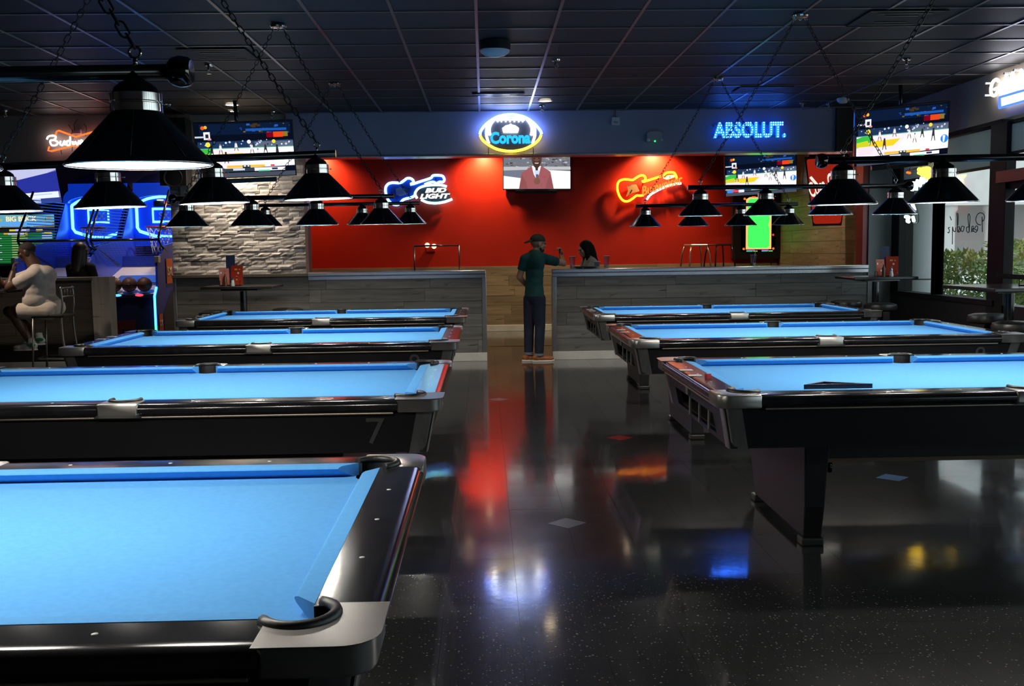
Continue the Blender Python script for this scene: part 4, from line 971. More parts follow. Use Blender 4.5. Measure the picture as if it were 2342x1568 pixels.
game += [((.30, .785, .46, .83), (.95, .50, .06)), ((.46, .785, .54, .84), (.02, .02, .02)), ((.54, .785, .69, .83), (.95, .50, .06)), ((.47, .79, .495, .815), (.7, .7, .7)), ((.51, .79, .53, .815), (.7, .7, .7)), ((.75, .79, .79, .82), (.8, .03, .05)),
         ((.0, .84, .60, .90), (.03, .05, .07)), ((.02, .85, .10, .92), (.05, .25, .9)), ((.10, .85, .18, .91), (.75, .05, .08)), ((.18, .85, .26, .92), (.75, .80, .95)), ((.36, .845, .48, .88), (.65, .7, .8)), ((.58, .84, .90, .90), (.90, .92, .96)), ((.62, .885, .74, .91), (.10, .60, .35)),
         ((.0, .92, 1, 1), (.06, .07, .10)), ((.76, .85, .82, .885), (.02, .03, .10))]
game_me = pic(game).mesh('picture', SCREEN)
def tv(label, w, picture, loc, rot, pole=0., soundbar=False, arm=True, bx=.014, ar=.5625):
    h = w*ar; t = thing('television', label, 'television', loc)
    t.rotation_euler = rot
    f = MB().bb((-w/2-bx, -.004, -h/2-bx), (w/2+bx, .05, h/2+bx)).build('bezel', BLACKP, t, bevel=.004)
    p = link('picture', picture, t, (0, -.0045, 0)); p.scale = (w, 1, h)
    MB().bb((-w*.3, .05, -h*.35), (w*.3, .085, h*.30)).build('back_housing', BLACKP, t, bevel=.01)
    if soundbar: MB().bb((-w*.32, -.03, -h/2-.075), (w*.30, .04, -h/2-.022)).build('soundbar', BLACKP, t, bevel=.008)
    return t
def pole(label, x, y, z0, z1):
    pass
tl = tv('television tilted down from the ceiling in front of the stone wall, basketball on screen', 1.12, game_me, (-2.81, 12.30, 2.69), (math.radians(9), math.radians(-2.4), math.radians(9)), soundbar=True)
MB().tube([(-.08, .11, .10), (-.08, .11, .60)], .022, 10).build('ceiling_pole', BLACKMETAL, tl)
MB().bb((-.20, .085, -.10), (.04, .13, .15)).build('bracket', BLACKMETAL, tl, bevel=.005)
trr = tv('television tilted down by the right windows, basketball on screen', 1.02, game_me, (4.72, 11.5, 2.70), (math.radians(16), math.radians(-4.5), math.radians(-4)), soundbar=True, ar=.60)
MB().tube([(.04, .12, .05), (.04, .23, .62)], .022, 10).build('ceiling_pole', BLACKMETAL, trr)
MB().bb((-.08, .085, -.10), (.16, .13, .12)).build('bracket', BLACKMETAL, trr, bevel=.005)
tb = tv('television tilted down in the back room above the green pool screen, basketball on screen', 1.16, game_me, (4.62, 17.0, 2.66), (math.radians(15), math.radians(-3), math.radians(-6)))
MB().tube([(0, .10, .05), (0, .60, .16)], .03, 10).build('wall_arm', BLACKMETAL, tb)
rnd = random.Random(8); hc = [((0, 0, 1, 1), (.16, .17, .20))]
for k in range(130): x = rnd.uniform(0, .97); y = rnd.uniform(0, .50); s = rnd.uniform(.01, .05); hc.append(((x, y, x+s, y+s*.8), rnd.choice([(.05, .05, .06), (.35, .36, .42), (.22, .22, .27), (.5, .5, .55), (.10, .09, .09)])))
hc += [((.0, .42, .36, .52), (.48, .48, .50)), ((.60, .42, 1, .50), (.5, .5, .52)), ([(0, .52), (.36, .50), (.34, .72), (.0, .66)], (.16, .18, .24)), ([(0, .66), (.34, .74), (.30, 1), (0, 1)], (1, .93, .88)), ([(.58, .50), (1, .54), (1, 1), (.68, 1)], (1, .95, .93)), ((.88, .10, .93, .18), (.55, .6, .05)),
       ([(.27, .58), (.41, .42), (.58, .42), (.70, .55), (.75, 1), (.23, 1)], (.33, .10, .11)), ([(.42, .40), (.56, .40), (.53, .62), (.49, .74), (.45, .62)], (.85, .85, .85)), ([(.475, .45), (.515, .45), (.51, .66), (.485, .66)], (.03, .03, .03)), (disc(.495, .22, .20, 2.6, 20), (.09, .045, .03)), (disc(.495, .33, .13, 2.4, 16), (.06, .03, .022)),
       (disc(.495, .15, .14, 2.4, 16), (.13, .065, .045)), ([(.445, .20), (.475, .19), (.475, .215), (.445, .225)], (.02, .012, .01)), ([(.515, .19), (.545, .20), (.545, .225), (.515, .215)], (.02, .012, .01)), ([(.46, .315), (.53, .315), (.515, .345), (.475, .345)], (.55, .45, .42)),
       ([(.455, .52), (.54, .52), (.53, .62), (.465, .62)], (.6, .66, .85)), ([(.48, .62), (.52, .62), (.515, .80), (.485, .80)], (.10, .12, .22)), (disc(.50, .80, .09, 1.9), (.20, .09, .06)), ([(.57, .70), (.63, .67), (.62, .71)], (.55, .03, .05)), ([(.23, 1), (.27, .62), (.33, .80), (.36, 1)], (.27, .08, .09)), ([(.75, 1), (.70, .62), (.65, .80), (.62, 1)], (.27, .08, .09))]
tc = tv('wall television on the red wall showing a presenter in a pink suit', 1.18, pic(hc).mesh('picture', SCREEN), (.956, WB-.09, 2.86), (0, math.radians(.5), 0), soundbar=True)
MB().bb((-.25, .08, -.2), (.25, .12, .2)).build('wall_plate', BLACKMETAL, tc)
bl2 = [((0, 0, 1, 1), (.16, .18, .42)), ([(0, 0), (.5, 0), (.45, .5), (0, .7)], (.35, .38, .50)), ([(.1, .2), (.4, .1), (.4, .3), (.2, .4)], (.65, .10, .09)), ([(.35, .25), (1, .0), (1, .25), (.4, .6)], (.50, .52, .75)), ([(.45, .45), (1, .28), (1, .74), (.3, .74)], (.02, .03, .30)), ((.0, .74, .98, .88), (.75, .82, .92)), ((.05, .78, .90, .80), (.45, .55, .75)), ((.05, .88, .75, .97), (.45, .5, .7)), ((.75, .88, 1, 1), (.03, .05, .25))]
ta = tv('television with a blurred blue picture in the arcade at the far left', 1.25, pic(bl2).mesh('picture', SCREEN), (-7.43, 16.6, 2.62), (math.radians(12), math.radians(-4), math.radians(6)))
MB().tube([(0, .08, .1), (0, .30, .75)], .025, 10).build('ceiling_pole', BLACKMETAL, ta)
# upright screen showing a pool table from above
gp = [((0, 0, 1, 1), (.0, .0, .0)), ([(.14, .055), (.24, .015), (.78, .015), (.88, .055), (.88, .15), (.88, .96), (.14, .96), (.14, .15)], (1., .52, .17)), ([(.19, .085), (.25, .045), (.77, .045), (.83, .085), (.83, .45), (.79, .52), (.83, .57), (.83, .90), (.77, .935), (.25, .935), (.19, .90), (.19, .57), (.23, .52), (.19, .45)], (.06, 1., .12))]
gp += [(disc(x, y, .022, .62), (.9, .16, .01)) for x, y in ((.10, .045), (.92, .045), (.08, .95), (.94, .95))]+[((.3, .0, .42, .02), (.9, .1, .01)), ((.16, .97, .40, .985), (.4, .05, .5)), ((.16, .985, .34, 1.), (.02, .6, .35)), ((.36, .985, .48, 1.), (.3, .7, .05)), ((.60, .97, .80, .985), (.4, .05, .5)), ((.60, .985, .78, 1.), (.02, .6, .35)), ((.80, .985, .92, 1.), (.3, .7, .05)), (disc(.93, .70, .02, .62), (.9, .05, .05))]
t = thing('pool_screen', 'upright screen showing a green pool table from above on the red wall', 'screen', (4.90, WB-.12, 1.84))
MB().bb((-.46, -.02, -.60), (.46, .12, .62)).build('cabinet', BLACKP, t, bevel=.01)
p = link('picture', pic(gp).mesh('picture', SCREEN), t, (.0, -.022, .02)); p.scale = (.62, 1, .98)
for x in (-.12, .25): MB().tube([(x, .0, -.60), (x, .05, -.72)], .006, 6).build('cable', BLACKP, t)
# ------------------------------------------------------------------ high tables, stools, table things
TOPM = noise_mat('dark_tabletop', (.016, .014, .013), (.026, .023, .021), (1, 1, 1), 6, 4, .18, .5)
VINYL = mat('black_vinyl', (.012, .012, .012), .38)
def high_table(label, x, y, sx, sy, rz=0., h=1.07):
    t = thing('high_table', label, 'table', (x, y, 0), rz, 'black high tables')
    MB().bb((-sx/2, -sy/2, h-.035), (sx/2, sy/2, h)).build('tabletop', TOPM, t, bevel=.008)
    MB().lathe([(.0, .03), (.05, .03), (.045, .06), (.042, 1.0), (.0, 1.0)], 20).build('column', BLACKMETAL, t, angle=.6)
    MB().bb((-.22, -.22, h-.055), (.22, .22, h-.035)).build('top_plate', BLACKMETAL, t)
    MB().lathe([(0, .0), (.27, .0), (.27, .012), (.06, .05), (0, .05)], 28).build('base', BLACKMETAL, t, angle=.5)
    return t
def round_stool(label, x, y, z=.76):
    t = thing('round_stool', label, 'stool', (x, y, 0), 0, 'round black swivel stools')
    MB().lathe([(0, z-.10), (.17, z-.10), (.195, z-.085), (.20, z-.05), (.19, z-.02), (.14, z-.004), (0, z)], 28).build('seat', VINYL, t, angle=.7)
    MB().lathe([(0, .03), (.035, .03), (.035, z-.10), (0, z-.10)], 16).build('column', BLACKMETAL, t, angle=.6)
    MB().lathe([(0, 0), (.21, 0), (.21, .012), (.05, .045), (0, .045)], 24).build('base', BLACKMETAL, t, angle=.5)
    MB().tube([(.15*math.cos(2*PI*i/20), .15*math.sin(2*PI*i/20), .28) for i in range(20)], .010, 6, closed=True).tube([(-.15, 0, .28), (.15, 0, .28)], .008, 6).build('foot_ring', CHROME, t)
    return t
high_table('black high table with menus in front of the stone wall', -2.98, 12.65, .86, .70)
high_table('black high table with red menus in the corner by the grey pier', 4.93, 12.72, .80, .70)
high_table('black high table by the windows, at the right edge', 4.86, 9.30, .80, 1.02)
high_table('black high table with a glass of beer at the far left edge', -6.02, 12.25, .80, .80)
round_stool('round black stool left of the menu table at the stone wall', -3.33, 12.62, .77)
round_stool('round black stool right of the menu table at the stone wall', -2.50, 12.95, .77)
round_stool('round black stool by the counter end, behind the farthest right pool table', 4.66, 13.0, .76)
round_stool('round black stool in front of the corner high table', 4.83, 12.3, .76)
p = at_y(2260, 716, 10.15); round_stool('round black stool behind the pedestal of the window table', p.x, p.y, .76)
p = at_y(2322, 733, 8.95); round_stool('round black stool in front of the pedestal of the window table', p.x, p.y, .77)
MENU = {}
def menu_caddy(label, x, y, z, rz, blue=True):
    t = thing('menu_caddy', label, 'menu stand', (x, y, z), rz, 'menu stands with condiments')
    MB().bb((-.13, -.06, 0), (.13, .06, .012)).build('tray', BLACKP, t, bevel=.003)
    b = MB()
    for s in (-1, 1):
        b.tube([(s*.12, -.055, .01), (s*.12, -.055, .06), (s*.12, .055, .06), (s*.12, .055, .01)], .004, 6)
    b.build('wire_rail', BLACKMETAL, t)
    def card(name, x0, x1, h, yy, lean, base, marks, seed, turn=0):
        rnd = random.Random(seed); w = x1-x0; m_ = MB(); m_.box((0, 0, h/2), (w, .004, h), col=base)
        for k in range(marks):
            a, c, e, f = rnd.uniform(-.42, .2)*w, rnd.uniform(.05, .8)*h, rnd.uniform(.1, .25)*w, rnd.uniform(.05, .13)*h
            m_.add([(a, -.0025-.0002*k, c), (a+e, -.0025-.0002*k, c), (a+e, -.0025-.0002*k, c+f), (a, -.0025-.0002*k, c+f)], [(0, 1, 2, 3)], 0, False, rnd.choice([(.8, .78, .7), (.75, .5, .1), (.5, .05, .03), (.15, .05, .03)]))
        return m_.build(name, PRINT, t, loc=((x0+x1)/2, yy, .012), rot=(lean, 0, turn))
    card('menu_card', -.13, -.01, .20, -.02, -.10, (.50, .07, .02), 6, 1, .35); card('menu_card', .0, .15, .235, .0, -.08, (.46, .035, .012), 7, 2, -.15)
    if blue: card('menu_card', -.06, .05, .36, .04, -.05, (.03, .045, .10), 0, 3)
    s = MB().lathe([(0, 0), (.024, 0), (.026, .02), (.020, .05), (.016, .07)], 14, (.04, -.085, 0)); s.build('salt_body', mat('salt_glass', (.65, .62, .57), .3), t, angle=.6)
    MB().lathe([(.017, .07), (.018, .09), (.010, .10), (0, .10)], 14, (.04, -.085, 0)).build('salt_cap', CHROME, t, angle=.6)
    MB().lathe([(0, 0), (.022, 0), (.022, .10), (.010, .13), (.008, .15), (0, .15)], 14, (-.05, -.075, .0)).build('sauce_bottle', mat('sauce_brown', (.10, .04, .02), .3), t, angle=.6)
    return t
p = at_z(562, 648, 1.07); menu_caddy('menu stand with a tall dark card on the table at the stone wall', p.x, 12.62, 1.07, .05)
p = at_z(2033, 628, 1.07); menu_caddy('menu stand with a blue card on the corner table by the pier', 5.02, 12.62, 1.07, -.1)
p = at_y(2338, 648, 9.3); menu_caddy('menu stand at the right edge on the table by the windows', p.x+.09, 9.3, 1.07, .6, False)
# drinks on the counter
def cup(label, x, y, z, h=.165, r=.042, straw=False, fill=.3):
    t = thing('plastic_cup', label, 'cup', (x, y, z), 0, 'clear plastic cups')
    MB().lathe([(0, .003), (r*.70, .003), (r, h), (r*.96, h), (r*.66, .008), (0, .008)], 20).build('cup_wall', CUPM, t, angle=.8)
    if fill: MB().lathe([(0, .010), (r*.66, .010), (r*(.66+.3*fill), h*fill), (0, h*fill)], 18).build('ice', mat('ice_drink', (.55, .50, .52), .2), t, angle=.8)
    if straw: MB().tube([(-.01, 0, .02), (.03, 0, h+.06)], .004, 6).build('straw', WHITEP, t)
    MB().tube([(r*math.cos(2*PI*k/20), r*math.sin(2*PI*k/20), h) for k in range(20)], .0022, 5, closed=True).build('lip', mat('cup_lip', (.6, .6, .65), .2), t)
    return t
for l, px, py, kw in (('clear cup beside the elbow of the standing man', 1309, 607, dict(straw=False)), ('clear cup alone on the counter right of the seated woman', 1387, 607, dict()), ('clear cup below the green pool screen on the counter', 1723, 605, dict(h=.15, straw=True)),
        ('low clear cup close behind the tray', 1366, 605, dict(h=.09)), ):
    p = at_y(px, py, W0+.10); cup(l, p.x, W0+.10, HWZ, **kw)
t = thing('serving_tray', 'black tray on the counter in front of the seated woman', 'tray', (1.34, W0+.12, HWZ))
MB().lathe([(0, .003), (.13, .003), (.145, .028), (.141, .028), (.126, .008), (0, .008)], 28).build('tray', BLACKP, t, angle=.6)
b = thing('beer_glass', 'glass of amber beer on the table of the man in white', 'glass', (-5.74, 12.18, 1.07))
MB().lathe([(0, .004), (.030, .004), (.040, .16), (.038, .16), (.029, .010), (0, .010)], 20).build('glass_wall', CUPM, b, angle=.8)
MB().lathe([(0, .011), (.028, .011), (.036, .13), (0, .13)], 18).build('beer', mat('beer_amber', (.45, .13, .02), .15), b, angle=.8)
# back room: table with stools set on it, pipe frame, emergency light, cup shaped sign
t = thing('low_table', 'tan table behind the counter carrying upturned stools', 'table', (3.55, 16.0, 0))
MB().bb((-.6, -.4, .71), (.6, .4, .75)).build('tabletop', TANWOOD, t, bevel=.006)
for sx in (-.5, .5):
    for sy in (-.3, .3): MB().bb((sx-.03, sy-.03, 0), (sx+.03, sy+.03, .71)).build('leg', BLACKMETAL, t)
def metal_stool(label, x, y, z, m, rz):
    t = thing('metal_stool', label, 'stool', (x, y, z), rz, 'stools set up on the back table'); h = .76
    MB().loft([(-.15, -.15, h-.03), (.15, -.15, h-.03), (.15, .15, h-.03), (-.15, .15, h-.03)], [(-.14, -.14, h), (.14, -.14, h), (.14, .14, h), (-.14, .14, h)]).build('seat', m, t, bevel=.012)
    for sx in (-1, 1):
        for sy in (-1, 1): MB().tube([(sx*.13, sy*.13, h-.03), (sx*.16, sy*.16, h-.15), (sx*.21, sy*.21, 0)], .013, 8).build('leg', m, t)
    MB().tube([(-.18, -.18, .3), (.18, -.18, .3), (.18, .18, .3), (-.18, .18, .3)], .009, 6, closed=True).build('stretcher', m, t)
metal_stool('pale metal stool standing on the back table, left of the black one', 3.30, 15.86, .75, mat('pale_steel', (.45, .36, .22), .3, .8), .2)
metal_stool('black metal stool standing on the back table', 3.74, 16.14, .75, BLACKMETAL, .3)
t = thing('pipe_frame', 'thin black pipe frame behind the left counter', 'frame', (-.74, 16.0, 0))
for s in (-1, 1): MB().tube([(s*.35, 0, 0), (s*.35, 0, 1.54)], .012, 8).build('upright', BLACKMETAL, t)
MB().tube([(-.35, 0, 1.54), (.35, 0, 1.54)], .012, 8).build('crossbar', BLACKMETAL, t)
for s in (-1, 1): MB().bb((s*.35-.03, -.25, 0), (s*.35+.03, .25, .02)).build('foot', BLACKMETAL, t)
t = thing('emergency_light', 'emergency light with two small heads low on the red wall', 'emergency light', (-.95, WB, 1.53))
MB().bb((-.08, -.06, -.09), (.08, 0, -.0)).build('box', REDWALL, t, bevel=.01)
for s in (-1, 1): MB().ell((s*.06, -.07, .02-.01*s), (.045, .03, .045), 14, 8).build('lamp_head', emit('lamp_head', (1., .80, .55), 1.5), t)
t = thing('cup_sign', 'red cup shaped soda sign with white script on the planked side wall', 'sign', (5.04, 14.9, 2.30))
rs = math.radians(-20); t.rotation_euler = (0, 0, rs)
cpz = lambda w, d, z: [(-w, -d, z), (w, -d, z), (w, d, z), (-w, d, z)]
MB().loft(cpz(.19, .08, -.52), cpz(.30, .11, .42)).build('cup_body', emit('soda_red', (.62, .03, .012), .5), t, bevel=.03)
MB().loft(cpz(.32, .13, .42), cpz(.33, .13, .50)).build('lid', BLACKP, t, bevel=.02)
MB().loft(cpz(.20, .05, -.55), cpz(.33, .05, .46)).build('back_box', BLACKP, t); t.children[-1].location = (.05, .13, 0)
text('Coca-Cola', emit('soda_white', (1., .88, .78), 1.0), t, (-.03, -.125, .06), (1, 0, .45), (-.45, .0, 1), .50, .22, .02, .02, .4).name = 'brand_lettering'
b = MB(); pts = smooth_path([(-.24, -.115, .16), (-.1, -.12, .0), (.08, -.12, -.10), (.2, -.11, -.30)], 5); b.tube(pts, .022, 6); b.build('swirl', MATS['soda_white'], t)
# two dark loudspeakers by the stone wall
for l, px, py, Y, sx, sz in (('black loudspeaker high up beside the beige column', 405, 312, 13.2, .30, .44), ('black loudspeaker lower beside the hoop game', 402, 404, 13.2, .34, .24)):
    p = at_y(px, py, Y); t = thing('loudspeaker', l, 'loudspeaker', p)
    MB().bb((-sx/2, -.12, -sz/2), (sx/2, .14, sz/2)).build('cabinet', BLACKP, t, bevel=.012)
    MB().lathe([(sx*.36, 0), (sx*.34, .008), (sx*.2, -.02), (0, -.03)], 24, (0, -.122, -sz*.08), R=Matrix.Rotation(PI/2, 3, 'X')).build('woofer', RUBBER, t, angle=.8)
    MB().tube([(0, .1, 0), (0, .24, .06)], .02, 8).build('wall_bracket', BLACKMETAL, t)
# bar stool with back for the man in white
t = thing('bar_stool', 'tall grey metal bar stool with a back under the man in white', 'bar stool', (-5.17, 12.32, 0))
STEEL = mat('grey_steel', (.22, .215, .21), .3, .8)
MB().bb((-.19, -.19, .735), (.19, .19, .775)).build('seat', VINYL, t, bevel=.012)
for sy in (-1, 1):
    MB().tube([(-.17, sy*.17, .735), (-.20, sy*.20, 0)], .013, 8).build('leg', STEEL, t)
    MB().tube(smooth_path([(.17, sy*.17, 1.10), (.18, sy*.17, .90), (.16, sy*.17, .735), (.18, sy*.18, .4), (.27, sy*.21, 0)], 4), .013, 8).build('leg', STEEL, t)
MB().tube([(-.19, -.19, .25), (.20, -.19, .25), (.20, .19, .25), (-.19, .19, .25)], .010, 8, closed=True).build('foot_rail', STEEL, t)
for z_ in (1.08, .98): MB().tube([(.175, -.17, z_), (.185, .17, z_)], .012, 8).build('back_rail', STEEL, t)
for k in (-1, 0, 1): MB().tube([(.178, k*.08, .99), (.18, k*.08, 1.08)], .008, 6).build('back_spindle', STEEL, t)

# ------------------------------------------------------------------ arcade: two hoop games and a cabinet
ABLUE = mat('arcade_blue', (.015, .05, .50), .35); BLUE_GLOW = mat('glowing_blue', (.015, .05, .5), .3, em=(.004, .045, .62), es=.55); ADARK = mat('arcade_dark', (.008, .012, .05), .4); AORANGE = mat('arcade_orange', (.70, .13, .03), .45)  # glowing blue: backlit backboard, and painted-in LED light on the hood
N_HOOP = emit('hoop_neon', (.05, .30, 1.), 9)
def hoop_game(label, cx, text_=True):
    t = thing('hoop_game', label, 'arcade game', (cx, 14.75, 0), 0, 'blue basketball hoop games')
    w = .50                                                    # local: y 0 front, 2.6 back
    prof = [(0, 0), (0, .86), (.10, .98), (.12, 1.36), (.55, 1.60), (1.5, 1.70), (2.0, 2.35), (2.5, 2.45), (2.5, 0)]
    for s in (-1, 1):
        pn = MB().loft([(s*w, y, z) for y, z in prof], [(s*(w-.03), y, z) for y, z in prof]).build('side_panel', ABLUE, t)
        MB().loft([(s*(w+.004), .30, .60), (s*(w+.004), .75, .95), (s*(w+.004), 1.3, .60), (s*(w+.004), 1.3, .05), (s*(w+.004), .30, .05)], [(s*(w+.006), .30, .60), (s*(w+.006), .75, .95), (s*(w+.006), 1.3, .60), (s*(w+.006), 1.3, .05), (s*(w+.006), .30, .05)]).build('kick_panel', ADARK, pn)
        if s > 0:
            for z0, z1, y0, y1 in ((1.03, 1.40, .50, .80), (.34, .60, .06, .24)):
                sg = MB().bb((w+.006, y0, z0), (w+.010, y1, z1)).build('orange_badge', AORANGE, pn)
                text('SX', mat('badge_white', (.75, .72, .65), .4), pn, (w+.013, (y0+y1)/2, (z0+z1)/2), (0, 1, 0), (0, 0, 1), (y1-y0)*.75, (z1-z0)*.34, .004, .02).name = 'badge_lettering'
        MB().tube([(s*(w-.02), -.012, .02), (s*(w-.02), -.012, .45)], .016, 8).build('edge_light', emit('neon_edge_green', (.05, 1., .35), 3.5), t)
        MB().tube([(s*(w-.02), -.012, .45), (s*(w-.02), -.012, .87), (s*(w-.02), .09, .99)], .016, 8).build('edge_light', emit('neon_edge_cyan', (.06, .55, 1.), 4.5), t)
        MB().tube([(s*(w-.01), .85, 2.42), (s*(w-.01), .30, 1.80), (s*(w-.01), .25, 1.68), (s*(w-.01), .33, 1.60), (s*(w-.03), 1.3, 1.30)], .018, 8).build('cage_bar', BLACKMETAL, t)
        MB().bb((s*w-.04, .10, 1.34), (s*w+.02, .22, 1.44)).build('corner_cap', ALU, pn, bevel=.01)
        sl_ = MB().bb((s*(w-.02)-.006, .3, 1.72), (s*(w-.02)+.006, 1.9, 1.73))
        for k in range(15): z_ = 1.66+.045*k; MB().bb((s*(w-.02)-.004, .45+.02*k, z_), (s*(w-.02)+.004, 1.95, z_+.012)).build('side_slat', ABLUE, t)
    MB().tube([(-w, .25, 1.68), (w, .25, 1.68)], .018, 8).build('cage_bar', BLACKMETAL, t)
    fp = MB().bb((-w+.03, .02, 0), (w-.03, .06, .84)).build('front_panel', ADARK, t)
    cd = MB().bb((-.17, .0, .12), (.19, .02, .52)).build('coin_door', mat('coin_door_red', (.08, .012, .012), .4), fp)
    for s in (-1, 1): MB().bb((.06+s*.05-.015, -.008, .40), (.06+s*.05+.015, 0, .42)).build('coin_slot', CHROME, cd)
    lp = MB().bb((-w+.03, .0, .84), (w-.03, .10, .90)).build('front_lip', ADARK, t, bevel=.01)
    for x, c in ((-.05, 'a'), (.26, 'b')): MB().ell((x, .0, .885), (.06, .02, .018), 10, 6).build('button', emit('button_blue', (.05, .3, 1.), 3) if c == 'a' else emit('button_red', (1., .03, .06), 3), lp)
    MB().loft([(-w+.03, .08, .88), (w-.03, .08, .88), (w-.03, 1.5, 1.28), (-w+.03, 1.5, 1.28)], [(-w+.03, .08, .84), (w-.03, .08, .84), (w-.03, 1.5, 1.24), (-w+.03, 1.5, 1.24)]).build('ball_ramp', mat('ramp_white', (.55, .52, .58), .35), t)
    MB().loft([(-.32, .60, 1.035), (w-.04, .60, 1.035), (w-.04, .95, 1.135), (-.32, .95, 1.135)], [(-.32, .60, 1.05), (w-.04, .60, 1.05), (w-.04, .95, 1.15), (-.32, .95, 1.15)]).build('ramp_band', mat('ramp_blue', (.05, .12, .45), .35), t)
    nt = MB()                                                  # soft net at the front of the ramp, tied to the bars
    for k in range(19): x = -w+.04+k*(2*w-.08)/18; nt.tube([(x, .28, 1.66), (x, .50, 1.46), (x, .85, 1.30)], .0022, 3)
    for k in range(12): f = k/11; nt.tube([(-w+.04, .28+.57*f, 1.66-.36*f), (w-.04, .28+.57*f, 1.66-.36*f)], .0022, 3)
    tag(nt.build('front_net', mat('net_blue', (.05, .08, .35), .6), t), kind='stuff')
    MB().bb((-w+.03, 1.48, 1.26), (w-.03, 1.50, 1.44)).build('rear_stop', ABLUE, t)
    bb_ = MB().bb((-w+.03, 2.10, 1.60), (w-.03, 2.14, 2.62)).build('backboard', BLUE_GLOW, t)
    ol = [(-.42, 2.27), (-.42, 1.90), (-.38, 1.84), (-.12, 1.755), (.12, 1.755), (.38, 1.84), (.42, 1.90), (.42, 2.27)]
    MB().tube([(x, 2.085, z) for x, z in ol], .024, 8).build('outline_light', N_HOOP, bb_)
    MB().tube(smooth_path([(-.42, 2.085, 2.27), (-.25, 2.085, 2.36), (0, 2.085, 2.395), (.25, 2.085, 2.36), (.42, 2.085, 2.27)], 4), .022, 8).build('outline_light', N_HOOP, bb_)
    MB().tube([(-.16, 2.085, 1.99), (.16, 2.085, 1.99), (.16, 2.085, 2.20), (-.16, 2.085, 2.20)], .022, 8, closed=True).build('target_light', N_HOOP, bb_)
    text('SX', mat('badge_pale', (.5, .55, .75), .4), bb_, (.02, 2.09, 2.095), (1, 0, 0), (0, 0, 1), .17, .11, .01, .02).name = 'badge_lettering'
    MB().bb((-.14, 2.075, 2.235), (.16, 2.10, 2.335)).build('score_display', mat('display_black', (.01, .01, .01), .3), bb_)
    text('0', emit('digit_red', (1., .03, .04), 2.2), bb_, (.06, 2.07, 2.285), (1, 0, 0), (0, 0, 1), .05, .08, .006, .02).name = 'score_digit'
    MB().ell((.42, 2.07, 1.95), (.05, .01, .05), 10, 6).build('side_lamp', emit('button_red', (1., .03, .06), 3), bb_)
    hoop = MB().tube([(.20*math.cos(2*PI*k/24), 1.86+.20*math.sin(2*PI*k/24), 1.90) for k in range(24)], .012, 8, closed=True).bb((-.06, 2.04, 1.86), (.06, 2.10, 1.94)).build('hoop', mat('hoop_orange', (.60, .09, .02), .4), t)
    nb = MB()
    for k in range(12):
        for d in (1, -1):
            pts = []
            for i in range(6): a = 2*PI*(k+d*i*.5)/12; r = .195-.075*math.sin(i/5*PI/2); pts.append((r*math.cos(a), 1.86+r*math.sin(a), 1.89-.085*i))
            nb.tube(pts, .004, 4)
    nb.build('net', mat('net_white', (.55, .55, .60), .7), hoop)
    arch = [(-w, 2.30)]+[(-w*math.cos(a), 2.36+.24*math.sin(a)) for a in [PI*i/16 for i in range(17)]]+[(w, 2.30)]+[(w*.86*math.cos(a), 2.30+.115*math.sin(a)) for a in [PI*i/12 for i in range(13)]]
    MB().loft([(x, 1.95, z) for x, z in arch], [(x, 2.12, z+.01) for x, z in arch]).build('hood', BLUE_GLOW, t)  # hood glows by itself in place of LED light falling on it
    arch2 = [(-w, 2.30)]+[(-w*math.cos(a), 2.40+.33*math.sin(a)) for a in [PI*i/16 for i in range(17)]]+[(w, 2.30)]
    MB().loft([(x, 2.12, z+.05) for x, z in arch2], [(x, 2.30, z+.05) for x, z in arch2]).build('hood_back', ADARK, t)
    MB().lathe([(0, 0), (.05, 0), (.05, .012), (0, .012)], 12, (0, 1.98, 2.33)).build('hood_lamp', emit('hood_lamp', (.35, .5, 1.), 10), t)
    return t
hoop_game('blue hoop game with neon backboard standing against the stone wall', -5.22)
hoop_game('blue hoop game with neon backboard, second from the stone wall', -6.26)
for k, (l, x) in enumerate((('brown basketball at the left of the ball ramp', -5.38), ('brown basketball in the middle of the ball ramp', -5.163), ('brown basketball at the right of the ball ramp', -4.945))):
    r = .106; t = thing('basketball', l, 'ball', (x, 14.75+.20, .880+.0337+r+.012), .4*k, 'basketballs on the hoop game ramp')
    MB().ell((0, 0, 0), r, 24, 16).build('ball_skin', mat('ball_brown', (.10, .035, .022), .55), t)
    b = MB()
    for R in (Matrix.Rotation(0, 3, 'X'), Matrix.Rotation(PI/2, 3, 'X'), Matrix.Rotation(PI/2, 3, 'Y')): b.tube([R @ Vector((r*math.cos(2*PI*i/28), r*math.sin(2*PI*i/28), 0)) for i in range(28)], .0022, 4, closed=True)
    b.build('ball_seam', BLACKP, t)
t = thing('arcade_cabinet', 'arcade cabinet with a lit marquee and a green score list at the far left', 'arcade game', (-7.42, 16.3, 0))
MB().bb((-.62, .05, 0), (.62, .75, 1.32)).build('base_cabinet', BLACKP, t, bevel=.01); MB().bb((-.60, .25, 1.32), (.60, .75, 2.15)).build('screen_housing', BLACKP, t, bevel=.01)
rnd = random.Random(4); mk = [((0, 0, 1, 1), (.12, .35, .45)), ((0, .55, 1, 1), (.16, .14, .05))]
for k in range(40): x = rnd.uniform(0, .95); y = rnd.uniform(.1, .9); mk.append(((x, y, x+rnd.uniform(.01, .05), y+rnd.uniform(.05, .2)), rnd.choice([(.05, .04, .02), (.30, .22, .10), (.35, .40, .15), (.55, .6, .5)])))
mk.append((disc(.52, .72, .22, .45), (.10, .35, .75)))
p = link('marquee', pic(mk).mesh('marquee', SCREEN), t, (0, .24, 2.02)); p.scale = (1.14, 1, .20)
